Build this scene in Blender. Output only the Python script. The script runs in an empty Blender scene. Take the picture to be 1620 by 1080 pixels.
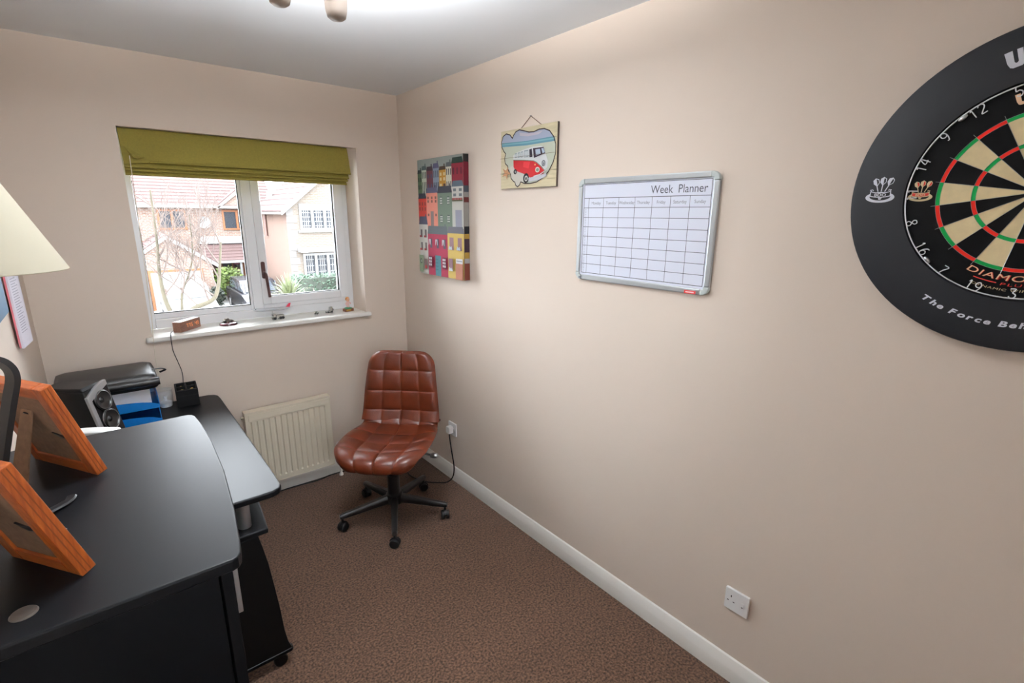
import bpy, bmesh, math, random
from mathutils import Vector, Matrix
random.seed(7)
R = math.radians
sin, cos, pi = math.sin, math.cos, math.pi
scene = bpy.context.scene
col = scene.collection

# ------------------------------------------------------------------ camera, world, sun, exposure
cam_d = bpy.data.cameras.new('camera')
cam = bpy.data.objects.new('camera', cam_d)
col.objects.link(cam)
cam_d.sensor_width = 36.0
cam_d.lens = 786.44 / 1620 * 36.0
cam_d.clip_start = 0.02
cam_d.clip_end = 300
yaw, pitch, roll = 0.6937, -0.2480, 0.0085
f_ = Vector((sin(yaw) * cos(pitch), cos(yaw) * cos(pitch), sin(pitch)))
r_ = Vector((cos(yaw), -sin(yaw), 0))
u_ = r_.cross(f_)
r2 = r_ * cos(roll) + u_ * sin(roll)
u2 = -r_ * sin(roll) + u_ * cos(roll)
m = Matrix((r2, u2, -f_)).transposed().to_4x4()
m.translation = Vector((-1.6007, -3.0795, 1.6796))
cam.matrix_world = m
scene.camera = cam

world = bpy.data.worlds.new('world')
scene.world = world
world.use_nodes = True
bg = world.node_tree.nodes['Background']
bg.inputs['Color'].default_value = (0.88, 0.94, 1.0, 1)
bg.inputs['Strength'].default_value = 25.0
FILL_POWER = 72.0
vs = scene.view_settings
vs.view_transform = 'Standard'
vs.look = 'None'
vs.exposure = 0.0
vs.gamma = 1.0
vs.use_curve_mapping = False
scene.cycles.use_denoising = True
scene.cycles.max_bounces = 10
scene.cycles.diffuse_bounces = 6
scene.cycles.transparent_max_bounces = 16
scene.cycles.sample_clamp_indirect = 8.0

# ------------------------------------------------------------------ materials
def lin(c):
    c = c / 255.0
    return c / 12.92 if c <= 0.04045 else ((c + 0.055) / 1.055) ** 2.4

def rgb(c):
    return (lin(c[0]), lin(c[1]), lin(c[2]), 1.0)

MATS = {}
def mat(name, c, rough=0.5, metal=0.0, noise=None, bump=None, spec=0.5, coat=0.0, emit=None, alpha=None, sheen=0.0, trans=0.0, stretch=None):
    """noise=(scale, amount): colour mottling; bump=(scale, strength)"""
    if name in MATS:
        return MATS[name]
    mt = bpy.data.materials.new(name)
    mt.use_nodes = True
    nt = mt.node_tree
    b = nt.nodes['Principled BSDF']
    b.inputs['Base Color'].default_value = rgb(c)
    b.inputs['Roughness'].default_value = rough
    b.inputs['Metallic'].default_value = metal
    b.inputs['Specular IOR Level'].default_value = spec
    b.inputs['Coat Weight'].default_value = coat
    b.inputs['Sheen Weight'].default_value = sheen
    b.inputs['Transmission Weight'].default_value = trans
    if emit:
        b.inputs['Emission Color'].default_value = rgb(emit[0])
        b.inputs['Emission Strength'].default_value = emit[1]
    if noise or bump:
        tc = nt.nodes.new('ShaderNodeTexCoord')
        mp = nt.nodes.new('ShaderNodeMapping')
        if stretch:
            mp.inputs['Scale'].default_value = stretch
        nt.links.new(tc.outputs['Object'], mp.inputs['Vector'])
    if noise:
        n = nt.nodes.new('ShaderNodeTexNoise')
        n.inputs['Scale'].default_value = noise[0]
        n.inputs['Detail'].default_value = 6
        nt.links.new(mp.outputs[0], n.inputs['Vector'])
        mx = nt.nodes.new('ShaderNodeMix')
        mx.data_type = 'RGBA'
        k = noise[1]
        base = rgb(c)
        mx.inputs[6].default_value = tuple(min(1, v * (1 - k)) for v in base[:3]) + (1,)
        mx.inputs[7].default_value = tuple(min(1, v * (1 + k)) for v in base[:3]) + (1,)
        cr = nt.nodes.new('ShaderNodeMapRange')
        cr.inputs[1].default_value = 0.3
        cr.inputs[2].default_value = 0.7
        nt.links.new(n.outputs['Fac'], cr.inputs[0])
        nt.links.new(cr.outputs[0], mx.inputs[0])
        nt.links.new(mx.outputs[2], b.inputs['Base Color'])
    if bump:
        n2 = nt.nodes.new('ShaderNodeTexNoise')
        n2.inputs['Scale'].default_value = bump[0]
        n2.inputs['Detail'].default_value = 4
        nt.links.new(mp.outputs[0], n2.inputs['Vector'])
        bp = nt.nodes.new('ShaderNodeBump')
        bp.inputs['Strength'].default_value = bump[1]
        bp.inputs['Distance'].default_value = 0.01
        nt.links.new(n2.outputs['Fac'], bp.inputs['Height'])
        nt.links.new(bp.outputs[0], b.inputs['Normal'])
    MATS[name] = mt
    return mt

def flat(c, rough=0.6):
    return mat('print_%d_%d_%d' % tuple(c), c, rough)

def glass_mat(name, tint=(1, 1, 1), refl=0.08):
    mt = bpy.data.materials.new(name)
    mt.use_nodes = True
    nt = mt.node_tree
    nt.nodes.remove(nt.nodes['Principled BSDF'])
    out = nt.nodes['Material Output']
    tr = nt.nodes.new('ShaderNodeBsdfTransparent')
    tr.inputs[0].default_value = tint + (1,)
    gl = nt.nodes.new('ShaderNodeBsdfGlossy')
    gl.inputs['Roughness'].default_value = 0.02
    fr = nt.nodes.new('ShaderNodeFresnel')
    fr.inputs[0].default_value = 1.45
    mx = nt.nodes.new('ShaderNodeMixShader')
    nt.links.new(fr.outputs[0], mx.inputs[0])
    nt.links.new(tr.outputs[0], mx.inputs[1])
    nt.links.new(gl.outputs[0], mx.inputs[2])
    nt.links.new(mx.outputs[0], out.inputs[0])
    return mt

def tinted(name, c, alpha, rough=0.15):
    """translucent coloured plastic"""
    mt = bpy.data.materials.new(name)
    mt.use_nodes = True
    b = mt.node_tree.nodes['Principled BSDF']
    b.inputs['Base Color'].default_value = rgb(c)
    b.inputs['Roughness'].default_value = rough
    b.inputs['Alpha'].default_value = alpha
    return mt

def brick_mat(name, c1, c2, mortar, scale, rot=(90, 0, 0)):
    mt = bpy.data.materials.new(name)
    mt.use_nodes = True
    nt = mt.node_tree
    b = nt.nodes['Principled BSDF']
    b.inputs['Roughness'].default_value = 0.9
    tc = nt.nodes.new('ShaderNodeTexCoord')
    mp = nt.nodes.new('ShaderNodeMapping')
    mp.inputs['Rotation'].default_value = tuple(R(a) for a in rot)
    nt.links.new(tc.outputs['Object'], mp.inputs['Vector'])
    br = nt.nodes.new('ShaderNodeTexBrick')
    br.inputs['Color1'].default_value = rgb(c1)
    br.inputs['Color2'].default_value = rgb(c2)
    br.inputs['Mortar'].default_value = rgb(mortar)
    br.inputs['Scale'].default_value = scale
    br.inputs['Mortar Size'].default_value = 0.018
    br.inputs['Brick Width'].default_value = 0.225
    br.inputs['Row Height'].default_value = 0.075
    nt.links.new(mp.outputs[0], br.inputs['Vector'])
    nt.links.new(br.outputs['Color'], b.inputs['Base Color'])
    return mt

WALL = mat('wall_paint', (213, 199, 186), 0.75, noise=(1.2, 0.015), bump=(350, 0.04), spec=0.3)
CEIL = mat('ceiling_paint', (238, 243, 248), 0.85, bump=(200, 0.03), spec=0.2)
GLOSSW = mat('white_gloss', (232, 230, 224), 0.3)
UPVC = mat('upvc_white', (238, 240, 243), 0.22)
PLASTW = mat('white_plastic', (236, 236, 236), 0.3)
RADM = mat('radiator_enamel', (222, 213, 194), 0.35)
BLACKP = mat('black_plastic', (13, 13, 15), 0.45, spec=.3)
BLACKM = mat('black_metal', (20, 20, 22), 0.38)
SILVER = mat('silver_metal', (190, 192, 195), 0.3, 0.9)
ALU = mat('aluminium', (176, 180, 182), 0.38, 0.55)
DARKTOP = mat('charcoal_laminate', (13, 14, 17), 0.41, noise=(900, 0.25), bump=(900, 0.05), spec=0.17)
DARKSIDE = mat('charcoal_board', (7, 8, 11), 0.6, noise=(600, 0.2), spec=.12)
BLACKBRD = mat('black_board', (8, 8, 9), 0.5, spec=.2)
LEATHER = mat('tan_leather', (86, 34, 15), 0.36, noise=(14, 0.22), bump=(240, 0.12), coat=0.05, spec=0.4)
BLIND = mat('olive_fabric', (124, 112, 42), 0.85, noise=(120, 0.08), bump=(900, 0.1))
GLASS = glass_mat('window_glass')

# carpet: twist pile flecks
CARPET = bpy.data.materials.new('carpet')
CARPET.use_nodes = True
nt = CARPET.node_tree
b = nt.nodes['Principled BSDF']
b.inputs['Roughness'].default_value = 0.95
b.inputs['Specular IOR Level'].default_value = 0.1
b.inputs['Sheen Weight'].default_value = 0.15
tc = nt.nodes.new('ShaderNodeTexCoord')
n1 = nt.nodes.new('ShaderNodeTexNoise'); n1.inputs['Scale'].default_value = 115; n1.inputs['Detail'].default_value = 5
n2 = nt.nodes.new('ShaderNodeTexNoise'); n2.inputs['Scale'].default_value = 6; n2.inputs['Detail'].default_value = 3
nt.links.new(tc.outputs['Object'], n1.inputs['Vector']); nt.links.new(tc.outputs['Object'], n2.inputs['Vector'])
cr = nt.nodes.new('ShaderNodeValToRGB')
cr.color_ramp.elements[0].position = 0.33; cr.color_ramp.elements[0].color = rgb((50, 37, 28))
cr.color_ramp.elements[1].position = 0.72; cr.color_ramp.elements[1].color = rgb((120, 90, 73))
mx = nt.nodes.new('ShaderNodeMix'); mx.data_type = 'RGBA'; mx.blend_type = 'MULTIPLY'; mx.inputs[0].default_value = 0.35
nt.links.new(n1.outputs['Fac'], cr.inputs[0]); nt.links.new(cr.outputs[0], mx.inputs[6])
nt.links.new(n2.outputs['Color'], mx.inputs[7])
hs = nt.nodes.new('ShaderNodeHueSaturation'); hs.inputs['Saturation'].default_value = 0.0
nt.links.new(n2.outputs['Color'], hs.inputs['Color']); nt.links.new(hs.outputs[0], mx.inputs[7])
nt.links.new(mx.outputs[2], b.inputs['Base Color'])
bp = nt.nodes.new('ShaderNodeBump'); bp.inputs['Strength'].default_value = 0.6; bp.inputs['Distance'].default_value = 0.006
nt.links.new(n1.outputs['Fac'], bp.inputs['Height']); nt.links.new(bp.outputs[0], b.inputs['Normal'])

def wood(name, c1, c2, scale=(1, 1, 1), rough=0.45):
    mt = bpy.data.materials.new(name)
    mt.use_nodes = True
    nt = mt.node_tree
    b = nt.nodes['Principled BSDF']
    b.inputs['Roughness'].default_value = rough
    tc = nt.nodes.new('ShaderNodeTexCoord')
    mp = nt.nodes.new('ShaderNodeMapping'); mp.inputs['Scale'].default_value = scale
    n = nt.nodes.new('ShaderNodeTexNoise'); n.inputs['Scale'].default_value = 12; n.inputs['Detail'].default_value = 8
    cr = nt.nodes.new('ShaderNodeValToRGB')
    cr.color_ramp.elements[0].position = 0.35; cr.color_ramp.elements[0].color = rgb(c1)
    cr.color_ramp.elements[1].position = 0.65; cr.color_ramp.elements[1].color = rgb(c2)
    nt.links.new(tc.outputs['Object'], mp.inputs[0]); nt.links.new(mp.outputs[0], n.inputs['Vector'])
    nt.links.new(n.outputs['Fac'], cr.inputs[0]); nt.links.new(cr.outputs[0], b.inputs['Base Color'])
    return mt
PINE = wood('orange_pine', (134, 60, 18), (166, 84, 30), (14, 14, 1.2))
PINEX = wood('orange_pine_cross', (134, 60, 18), (166, 84, 30), (1.2, 14, 14))
WALNUT = wood('walnut', (112, 76, 62), (134, 96, 80), (2, 20, 20))

# ------------------------------------------------------------------ mesh builder
class MB:
    def __init__(s):
        s.v = []; s.f = []; s.m = []; s.mi = 0
    def mat(s, i):
        s.mi = i; return s
    def add(s, vs, fs):
        o = len(s.v)
        s.v += [tuple(p) for p in vs]
        s.f += [tuple(i + o for i in f) for f in fs]
        s.m += [s.mi] * len(fs)
        return s
    def box(s, a, b):
        x0, y0, z0 = [min(a[i], b[i]) for i in range(3)]
        x1, y1, z1 = [max(a[i], b[i]) for i in range(3)]
        return s.add([(x0, y0, z0), (x1, y0, z0), (x1, y1, z0), (x0, y1, z0), (x0, y0, z1), (x1, y0, z1), (x1, y1, z1), (x0, y1, z1)],
                     [(0, 3, 2, 1), (4, 5, 6, 7), (0, 1, 5, 4), (1, 2, 6, 5), (2, 3, 7, 6), (3, 0, 4, 7)])
    def prism(s, pts, h0, h1, axis='z'):
        """pts 2-D CCW; axis z: (x,y); axis y: (x,z); axis x: (y,z)"""
        def P(p, h):
            return {'z': (p[0], p[1], h), 'y': (p[0], h, p[1]), 'x': (h, p[0], p[1])}[axis]
        n = len(pts)
        vs = [P(p, h0) for p in pts] + [P(p, h1) for p in pts]
        fs = [tuple(range(n - 1, -1, -1)), tuple(range(n, 2 * n))]
        fs += [(i, (i + 1) % n, n + (i + 1) % n, n + i) for i in range(n)]
        return s.add(vs, fs)
    def loft(s, rings, close=True, caps=True):
        n = len(rings[0]); vs = [p for r in rings for p in r]; fs = []
        for k in range(len(rings) - 1):
            for i in range(n if close else n - 1):
                j = (i + 1) % n
                fs.append((k * n + i, k * n + j, (k + 1) * n + j, (k + 1) * n + i))
        if caps and close:
            fs.append(tuple(range(n - 1, -1, -1)))
            fs.append(tuple(range((len(rings) - 1) * n, len(rings) * n)))
        return s.add(vs, fs)
    def tube(s, path, r, n=8, caps=True, flat=None):
        path = [Vector(p) for p in path]
        rings = []
        t0 = (path[1] - path[0]).normalized()
        up = Vector((0, 0, 1)) if abs(t0.z) < 0.9 else Vector((1, 0, 0))
        a = t0.cross(up).normalized()
        for i, p in enumerate(path):
            t = (path[min(i + 1, len(path) - 1)] - path[max(i - 1, 0)]).normalized()
            a = (a - t * a.dot(t))
            if a.length < 1e-6:
                a = t.orthogonal()
            a.normalize(); bb = t.cross(a)
            rr = r[i] if isinstance(r, (list, tuple)) else r
            k = 1.0 if flat is None else flat
            rings.append([tuple(p + a * rr * cos(2 * pi * j / n) + bb * rr * k * sin(2 * pi * j / n)) for j in range(n)])
        return s.loft(rings, True, caps)
    def cyl(s, p0, p1, r0, r1=None, n=24):
        return s.tube([p0, p1], [r0, r0 if r1 is None else r1], n)
    def lathe(s, prof, c=(0, 0, 0), n=32, axis='z', caps=True):
        rings = []
        for r, h in prof:
            ring = []
            for j in range(n):
                a = 2 * pi * j / n
                if axis == 'z':
                    ring.append((c[0] + r * cos(a), c[1] + r * sin(a), c[2] + h))
                elif axis == 'y':
                    ring.append((c[0] + r * cos(a), c[1] + h, c[2] + r * sin(a)))
                else:
                    ring.append((c[0] + h, c[1] + r * cos(a), c[2] + r * sin(a)))
            rings.append(ring)
        return s.loft(rings, True, caps)
    def ball(s, c, r, nu=16, nv=10, sc=(1, 1, 1)):
        rings = []
        for k in range(nv + 1):
            t = -pi / 2 + pi * k / nv
            t = max(-1.5, min(1.5, t))
            rings.append([(c[0] + sc[0] * r * cos(t) * cos(2 * pi * j / nu), c[1] + sc[1] * r * cos(t) * sin(2 * pi * j / nu), c[2] + sc[2] * r * sin(t)) for j in range(nu)])
        return s.loft(rings)
    def poly(s, pts, y=0.0):
        """flat print polygon in the front-view plane: pts (x,z), at depth y, facing -y"""
        return s.add([(p[0], y, p[1]) for p in pts], [tuple(range(len(pts)))])
    def rect(s, x0, z0, x1, z1, y=0.0):
        return s.poly([(x0, z0), (x1, z0), (x1, z1), (x0, z1)], y)
    def disc(s, x, z, rx, rz=None, y=0.0, n=20):
        rz = rx if rz is None else rz
        return s.poly([(x + rx * cos(2 * pi * i / n), z + rz * sin(2 * pi * i / n)) for i in range(n)], y)
    def line(s, pts, w, y=0.0, closed=False):
        n = len(pts)
        for i in range(n if closed else n - 1):
            a, c = pts[i], pts[(i + 1) % n]
            dx, dz = c[0] - a[0], c[1] - a[1]
            L = math.hypot(dx, dz) or 1
            ox, oz = -dz / L * w / 2, dx / L * w / 2
            ex, ez = dx / L * w * .3, dz / L * w * .3
            s.poly([(a[0] - ex + ox, a[1] - ez + oz), (a[0] - ex - ox, a[1] - ez - oz), (c[0] + ex - ox, c[1] + ez - oz), (c[0] + ex + ox, c[1] + ez + oz)], y)
        return s
    def text(s, body, x, z, size, y=0.0, align='CENTER', xs=1.0, shear=0.0, bold=0.0, fn=None):
        vs, fs = text_geo(body, align, shear, bold)
        pts = []
        for px, pz in vs:
            q = (px * size * xs, pz * size)
            q = fn(q) if fn else (q[0] + x, q[1] + z)
            pts.append((q[0], y, q[1]))
        return s.add(pts, fs)
    def build(s, name, mats, parent=None, smooth=35, bevel=0.0, seg=2, kind=None, loc=None, recalc=True):
        me = bpy.data.meshes.new(name)
        me.from_pydata(s.v, [], s.f)
        if not isinstance(mats, (list, tuple)):
            mats = [mats]
        for mm in mats:
            me.materials.append(mm)
        for p, i in zip(me.polygons, s.m):
            p.material_index = i
        if recalc:
            bm = bmesh.new(); bm.from_mesh(me)
            bmesh.ops.recalc_face_normals(bm, faces=bm.faces)
            bm.to_mesh(me); bm.free()
        if smooth:
            for p in me.polygons:
                p.use_smooth = True
            me.set_sharp_from_angle(angle=R(smooth))
        o = bpy.data.objects.new(name, me)
        col.objects.link(o)
        if parent:
            o.parent = parent
        if loc:
            o.location = loc
        if bevel:
            bv = o.modifiers.new('bevel', 'BEVEL')
            bv.width = bevel; bv.segments = seg; bv.limit_method = 'ANGLE'; bv.angle_limit = R(40)
        if kind:
            o['kind'] = kind
        return o

TEXT_CACHE = {}
def text_geo(body, align, shear, bold):
    key = (body, align, shear, bold)
    if key not in TEXT_CACHE:
        cu = bpy.data.curves.new('t', 'FONT')
        cu.body = body; cu.size = 1.0; cu.align_x = align; cu.shear = shear; cu.offset = bold
        cu.resolution_u = 4
        ob = bpy.data.objects.new('t', cu)
        col.objects.link(ob)
        dg = bpy.context.evaluated_depsgraph_get()
        me = bpy.data.meshes.new_from_object(ob.evaluated_get(dg))
        TEXT_CACHE[key] = ([(v.co.x, v.co.y) for v in me.vertices], [tuple(p.vertices) for p in me.polygons])
        bpy.data.objects.remove(ob); bpy.data.meshes.remove(me); bpy.data.curves.remove(cu)
    return TEXT_CACHE[key]

def tag(o, label, cat, group=None, kind=None):
    o['label'] = label; o['category'] = cat
    if group: o['group'] = group
    if kind: o['kind'] = kind
    return o

def thing(name, label, cat, loc=(0, 0, 0), rz=0.0, group=None):
    o = bpy.data.objects.new(name, None)
    o.empty_display_size = 0.05
    col.objects.link(o)
    o.location = loc; o.rotation_euler = (0, 0, R(rz))
    return tag(o, label, cat, group)

def copy_tree(o, parent=None):
    c = o.copy(); col.objects.link(c)
    if parent: c.parent = parent
    for ch in list(o.children):
        copy_tree(ch, c)
    return c

def rrect(x0, y0, x1, y1, rs, n=6):
    """rounded rectangle CCW; rs radii for (x0y0, x1y0, x1y1, x0y1)"""
    if not isinstance(rs, (list, tuple)): rs = [rs] * 4
    out = []
    for (cx, cy, sx, sy, a0, r) in ((x0, y0, 1, 1, 180, rs[0]), (x1, y0, -1, 1, 270, rs[1]), (x1, y1, -1, -1, 0, rs[2]), (x0, y1, 1, -1, 90, rs[3])):
        if r <= 0:
            out.append((cx, cy)); continue
        for k in range(n + 1):
            a = R(a0 + 90 * k / n)
            out.append((cx + sx * r + r * cos(a), cy + sy * r + r * sin(a)))
    return out

def bez(pts, n=8):
    """Catmull-Rom through points"""
    P = [Vector(p) for p in pts]
    out = []
    for i in range(len(P) - 1):
        p0, p1, p2, p3 = P[max(i - 1, 0)], P[i], P[i + 1], P[min(i + 2, len(P) - 1)]
        for k in range(n):
            t = k / n
            out.append(0.5 * ((2 * p1) + (p2 - p0) * t + (2 * p0 - 5 * p1 + 4 * p2 - p3) * t * t + (3 * p1 - p0 - 3 * p2 + p3) * t ** 3))
    out.append(P[-1])
    return out

# ------------------------------------------------------------------ room shell
XL, YF, H = -1.862, -3.8, 2.4
WL, WR, ZS, ZT = -1.438, -0.286, 1.036, 2.069
def struct(o, label, cat): return tag(o, label, cat, kind='structure')
struct(MB().box((XL - .1, YF - .1, -.1), (.1, .3, 0)).build('floor', CARPET, smooth=0), 'brown twist-pile fitted carpet covering the floor', 'floor')
struct(MB().box((XL - .1, YF - .1, H), (.1, .3, H + .1)).build('ceiling', CEIL, smooth=0), 'plain white painted ceiling', 'ceiling')
struct(MB().box((0, YF, 0), (.1, 0, H)).build('wall_right', WALL, smooth=0), 'long beige painted wall behind the dartboard and planner', 'wall')
struct(MB().box((XL - .1, YF, 0), (XL, 0, H)).build('wall_left', WALL, smooth=0), 'beige painted wall behind the desk and table lamp', 'wall')
FX0, FX1, FZ0, FZ1 = -1.80, -1.20, 1.20, 2.08  # opening for the added fill window
w = MB()
w.box((XL - .1, YF - .28, 0), (FX0, YF, H)); w.box((FX1, YF - .28, 0), (.1, YF, H)); w.box((FX0, YF - .28, FZ1), (FX1, YF, H)); w.box((FX0, YF - .28, 0), (FX1, YF, FZ0))
struct(w.build('wall_front', WALL, smooth=0), 'beige painted end wall facing the window', 'wall')
w = MB()
w.box((XL - .1, 0, 0), (WL, .3, H)); w.box((WR, 0, 0), (.1, .3, H)); w.box((WL, 0, ZT), (WR, .3, H)); w.box((WL, 0, 0), (WR, .3, ZS))
struct(w.build('wall_back', WALL, smooth=0), 'beige painted wall with the window recess', 'wall')
prof = [(0, 0), (-.018, 0), (-.018, .052), (-.0165, .057), (-.010, .086), (-.007, .092), (0, .095)]
b1 = MB(); b1.loft([[(p[0], y, p[1]) for p in prof] for y in (YF, -.018)])
struct(b1.build('baseboard_right', GLOSSW, smooth=20), 'white gloss chamfered skirting board under the long wall', 'skirting board')
b1 = MB(); b1.loft([[(x, p[0], p[1]) for p in prof] for x in (XL + .018, 0)])
struct(b1.build('baseboard_back', GLOSSW, smooth=20), 'white gloss skirting board beneath the radiator', 'skirting board')
b1 = MB(); b1.loft([[(XL - p[0], y, p[1]) for p in prof] for y in (YF, 0)])
struct(b1.build('baseboard_left', GLOSSW, smooth=20), 'white gloss skirting board behind the desk', 'skirting board')

# ------------------------------------------------------------------ window
win = thing('window_1', 'white plastic window with fixed pane and opening side sash', 'window', (0, 0, 0))
win['kind'] = 'structure'
YI, YO = 0.195, 0.265
def ring(mb, x0, z0, x1, z1, wl, wb, wr, wt, y0, y1):
    mb.box((x0, y0, z0), (x0 + wl, y1, z1)); mb.box((x1 - wr, y0, z0), (x1, y1, z1))
    mb.box((x0 + wl, y0, z0), (x1 - wr, y1, z0 + wb)); mb.box((x0 + wl, y0, z1 - wt), (x1 - wr, y1, z1))
    return mb
ZW = 1.062
MX0, MX1 = -0.905, -0.853         # mullion
fr = ring(MB(), WL, ZW, WR, ZT, .036, .052, .036, .052, YI, YO)
fr.box((MX0, YI, ZW + .052), (MX1, YO, ZT - .052))
fr.box((MX1, YI, ZW + .052), (WR - .036, YO, ZW + .086)); fr.box((MX1, YI, ZT - .09), (WR - .036, YO, ZT - .052))
fr.build('frame', UPVC, win, smooth=0, bevel=.004)
be = ring(MB(), WL + .036, ZW + .052, MX0, ZT - .052, .0, .03, .014, .03, YI + .012, YO - .012)
be.build('glazing_bead', UPVC, win, smooth=0, bevel=.003)
ga = ring(MB(), WL + .036, ZW + .081, MX0 - .013, ZT - .081, .003, .006, .006, .006, YI + .016, YI + .03)
ga.build('gasket', BLACKP, win, smooth=0)
MB().box((WL + .036, YI + .03, ZW + .08), (MX0 - .012, YI + .036, ZT - .08)).build('pane', GLASS, win, smooth=0)
SX0, SX1, SZ0, SZ1 = MX1 - .002, WR - .034, ZW + .08, ZT - .045
sash = ring(MB(), SX0, SZ0, SX1, SZ1,   .044, .047, .058, .047, YI - .014, YO - .02).build('sash', UPVC, win, smooth=0, bevel=.004)
ring(MB(), SX0 + .043, SZ0 + .046, SX1 - .057, SZ1 - .046, .004, .005, .007, .005, YI + .006, YI + .02).build('gasket', BLACKP, sash, smooth=0)
MB().box((SX0 + .044, YI + .02, SZ0 + .047), (SX1 - .058, YI + .026, SZ1 - .047)).build('pane', GLASS, sash, smooth=0)
hx = SX0 + .018
hd = MB()
hd.prism(rrect(hx - .011, 1.30, hx + .011, 1.40, .009), YI - .022, YI - .013, 'y')
hd.tube(bez([(hx, YI - .02, 1.335), (hx + .002, YI - .045, 1.33), (hx + .006, YI - .052, 1.30), (hx + .012, YI - .052, 1.19)], 6), [.009] * 12 + [.008] * 7, 10)
hd.build('handle', mat('bronze_handle', (92, 66, 64), 0.35, 0.6), sash)
sill = MB()
sill.box((WL, 0, ZS), (WR, YI + .01, ZW))
sill.box((-1.466, -.034, ZS), (-.262, 0, ZW))
sill.build('window_sill', GLOSSW, win, smooth=0, bevel=.008, seg=3)

w2_ = thing('fill_window', 'added unseen window in the end wall, letting in fill light', 'window', (0, 0, 0)); w2_['kind'] = 'structure'  # invented window out of view, added to light the room from the front
ring(MB(), FX0, FZ0, FX1, FZ1, .05, .05, .05, .05, YF - .25, YF - .18).build('frame', UPVC, w2_, smooth=0, bevel=.004)
MB().box((FX0 + .05, YF - .22, FZ0 + .05), (FX1 - .05, YF - .214, FZ1 - .05)).build('pane', GLASS, w2_, smooth=0)

# ------------------------------------------------------------------ roman blind
bl = thing('roman_blind', 'olive green fabric roman blind pulled up in folds', 'blind', (0, 0, 0))
bx0, bx1, by = WL + .004, -.330, .045
def fold(mb, z_top, z_bot, dy_top, dy_bot, x0, x1, sag=0.0, nx=40):
    rings = []
    prof = []
    for k in range(9):
        t = k / 8
        prof.append((by - dy_top + (dy_top - dy_bot) * t - .004 * sin(pi * t), z_top + (z_bot - z_top) * t))
    front = []
    for i in range(nx + 1):
        x = x0 + (x1 - x0) * i / nx
        ring_ = []
        e = i / nx
        wob = .0025 * sin(9 * e + z_bot * 40) + .0018 * sin(23 * e)
        pull = sag * max(0, 1 - e / .09)
        for (yy, zz) in prof:
            tt = (z_top - zz) / (z_top - z_bot)
            ring_.append((x + pull * .25 * tt * tt, yy + wob * tt, zz - pull * tt + .0 * e))
        for (yy, zz) in reversed(prof):
            tt = (z_top - zz) / (z_top - z_bot)
            ring_.append((x + pull * .25 * tt * tt, yy + wob * tt + .004, zz - pull * tt))
        rings.append(ring_)
    mb.loft(rings)
fold(m1 := MB(), 2.067, 1.914, .012, .048, bx0, bx1, sag=.012)
tf_ = m1.build('top_fold', BLIND, bl, smooth=60)
MB().tube([(-1.33, by - .049, 1.917), (-.8, by - .049, 1.916), (bx1, by - .048, 1.916)], .005, 10).build('hem', BLIND, tf_)
for i, (zt_, zb_, d0, d1, xe) in enumerate(((1.945, 1.889, .012, .036, -.338), (1.91, 1.873, .010, .026, -.342), (1.895, 1.854, .004, .014, -.346))):
    fold(mm_ := MB(), zt_, zb_, d0, d1, bx0 + .004, xe)
    fo_ = mm_.build('fold', BLIND, bl, smooth=60)
    MB().tube([(bx0 + .004, by - d1 - .001, zb_ + .003), ((bx0 + xe) / 2, by - d1 - .002, zb_ + .003), (xe, by - d1 - .001, zb_ + .003)], .0048, 10).build('hem', BLIND, fo_)
# pulled-up corner tuck of the top fold
tk = MB()
tk.add([(-1.425, .0, 1.985), (-1.40, -.016, 1.945), (-1.375, -.012, 1.925), (-1.345, -.012, 1.935), (-1.40, -.004, 1.95), (-1.39, -.02, 1.93)],
       [(0, 1, 4), (1, 5, 4), (5, 2, 3), (5, 3, 4), (0, 4, 3)])
tk.build('corner_tuck', BLIND, bl, smooth=0)
MB().box((bx0, .045, 2.045), (bx1, .075, 2.068)).build('head_rail', PLASTW, bl, smooth=0)
MB().tube(bez([(-1.405, -.002, 1.94), (-1.412, -.02, 1.7), (-1.428, -.042, 1.2), (-1.438, -.045, 1.05), (-1.442, -.043, .92), (-1.437, -.04, .80)], 6), .0016, 6).build('pull_cord', mat('cord_cream', (214, 206, 188), .8), bl)

# ------------------------------------------------------------------ radiator
rad = thing('radiator', 'cream steel panel radiator with vertical flutes under the window', 'radiator', (-.8425, 0, 0))
RW, RZ0, RZ1, RY = .2405, .108, .573, -.088
xs_ = [-RW, -RW + .012]
depth = [0, 0]
nfl = 14
pitch_ = (2 * RW - .03) / nfl
for k in range(nfl):
    c = -RW + .015 + pitch_ * (k + .5)
    for dx, d in ((-.0145, 0), (-.0115, .0095), (-.0045, .0095), (.0, 0)):
        xs_.append(c + dx); depth.append(d)
xs_ += [RW - .012, RW]; depth += [0, 0]
zs_ = [(RZ0, 0), (RZ0 + .028, 0), (RZ0 + .036, 1), (RZ1 - .062, 1), (RZ1 - .056, 0), (RZ1, 0)]
g = MB()
nx = len(xs_)
vs = [(x, RY + d * k, z) for (z, k) in zs_ for x, d in zip(xs_, depth)]
fs = [(j * nx + i, j * nx + i + 1, (j + 1) * nx + i + 1, (j + 1) * nx + i) for j in range(len(zs_) - 1) for i in range(nx - 1)]
g.add(vs, fs)
g.build('front_panel', RADM, rad, smooth=0, recalc=False)
c_ = MB()
c_.box((-RW - .003, RY - .001, RZ0), (-RW, -.036, RZ1)); c_.box((RW, RY - .001, RZ0), (RW + .003, -.036, RZ1))
c_.box((-RW - .003, RY - .003, RZ1 - .004), (RW + .003, -.036, RZ1 + .004)); c_.box((-RW, RY + .012, RZ0), (RW, -.04, RZ1 - .02))
c_.box((-RW - .002, RY - .002, RZ0 - .003), (RW + .002, -.036, RZ0))
c_.build('casing', RADM, rad, smooth=0, bevel=.0015)
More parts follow.
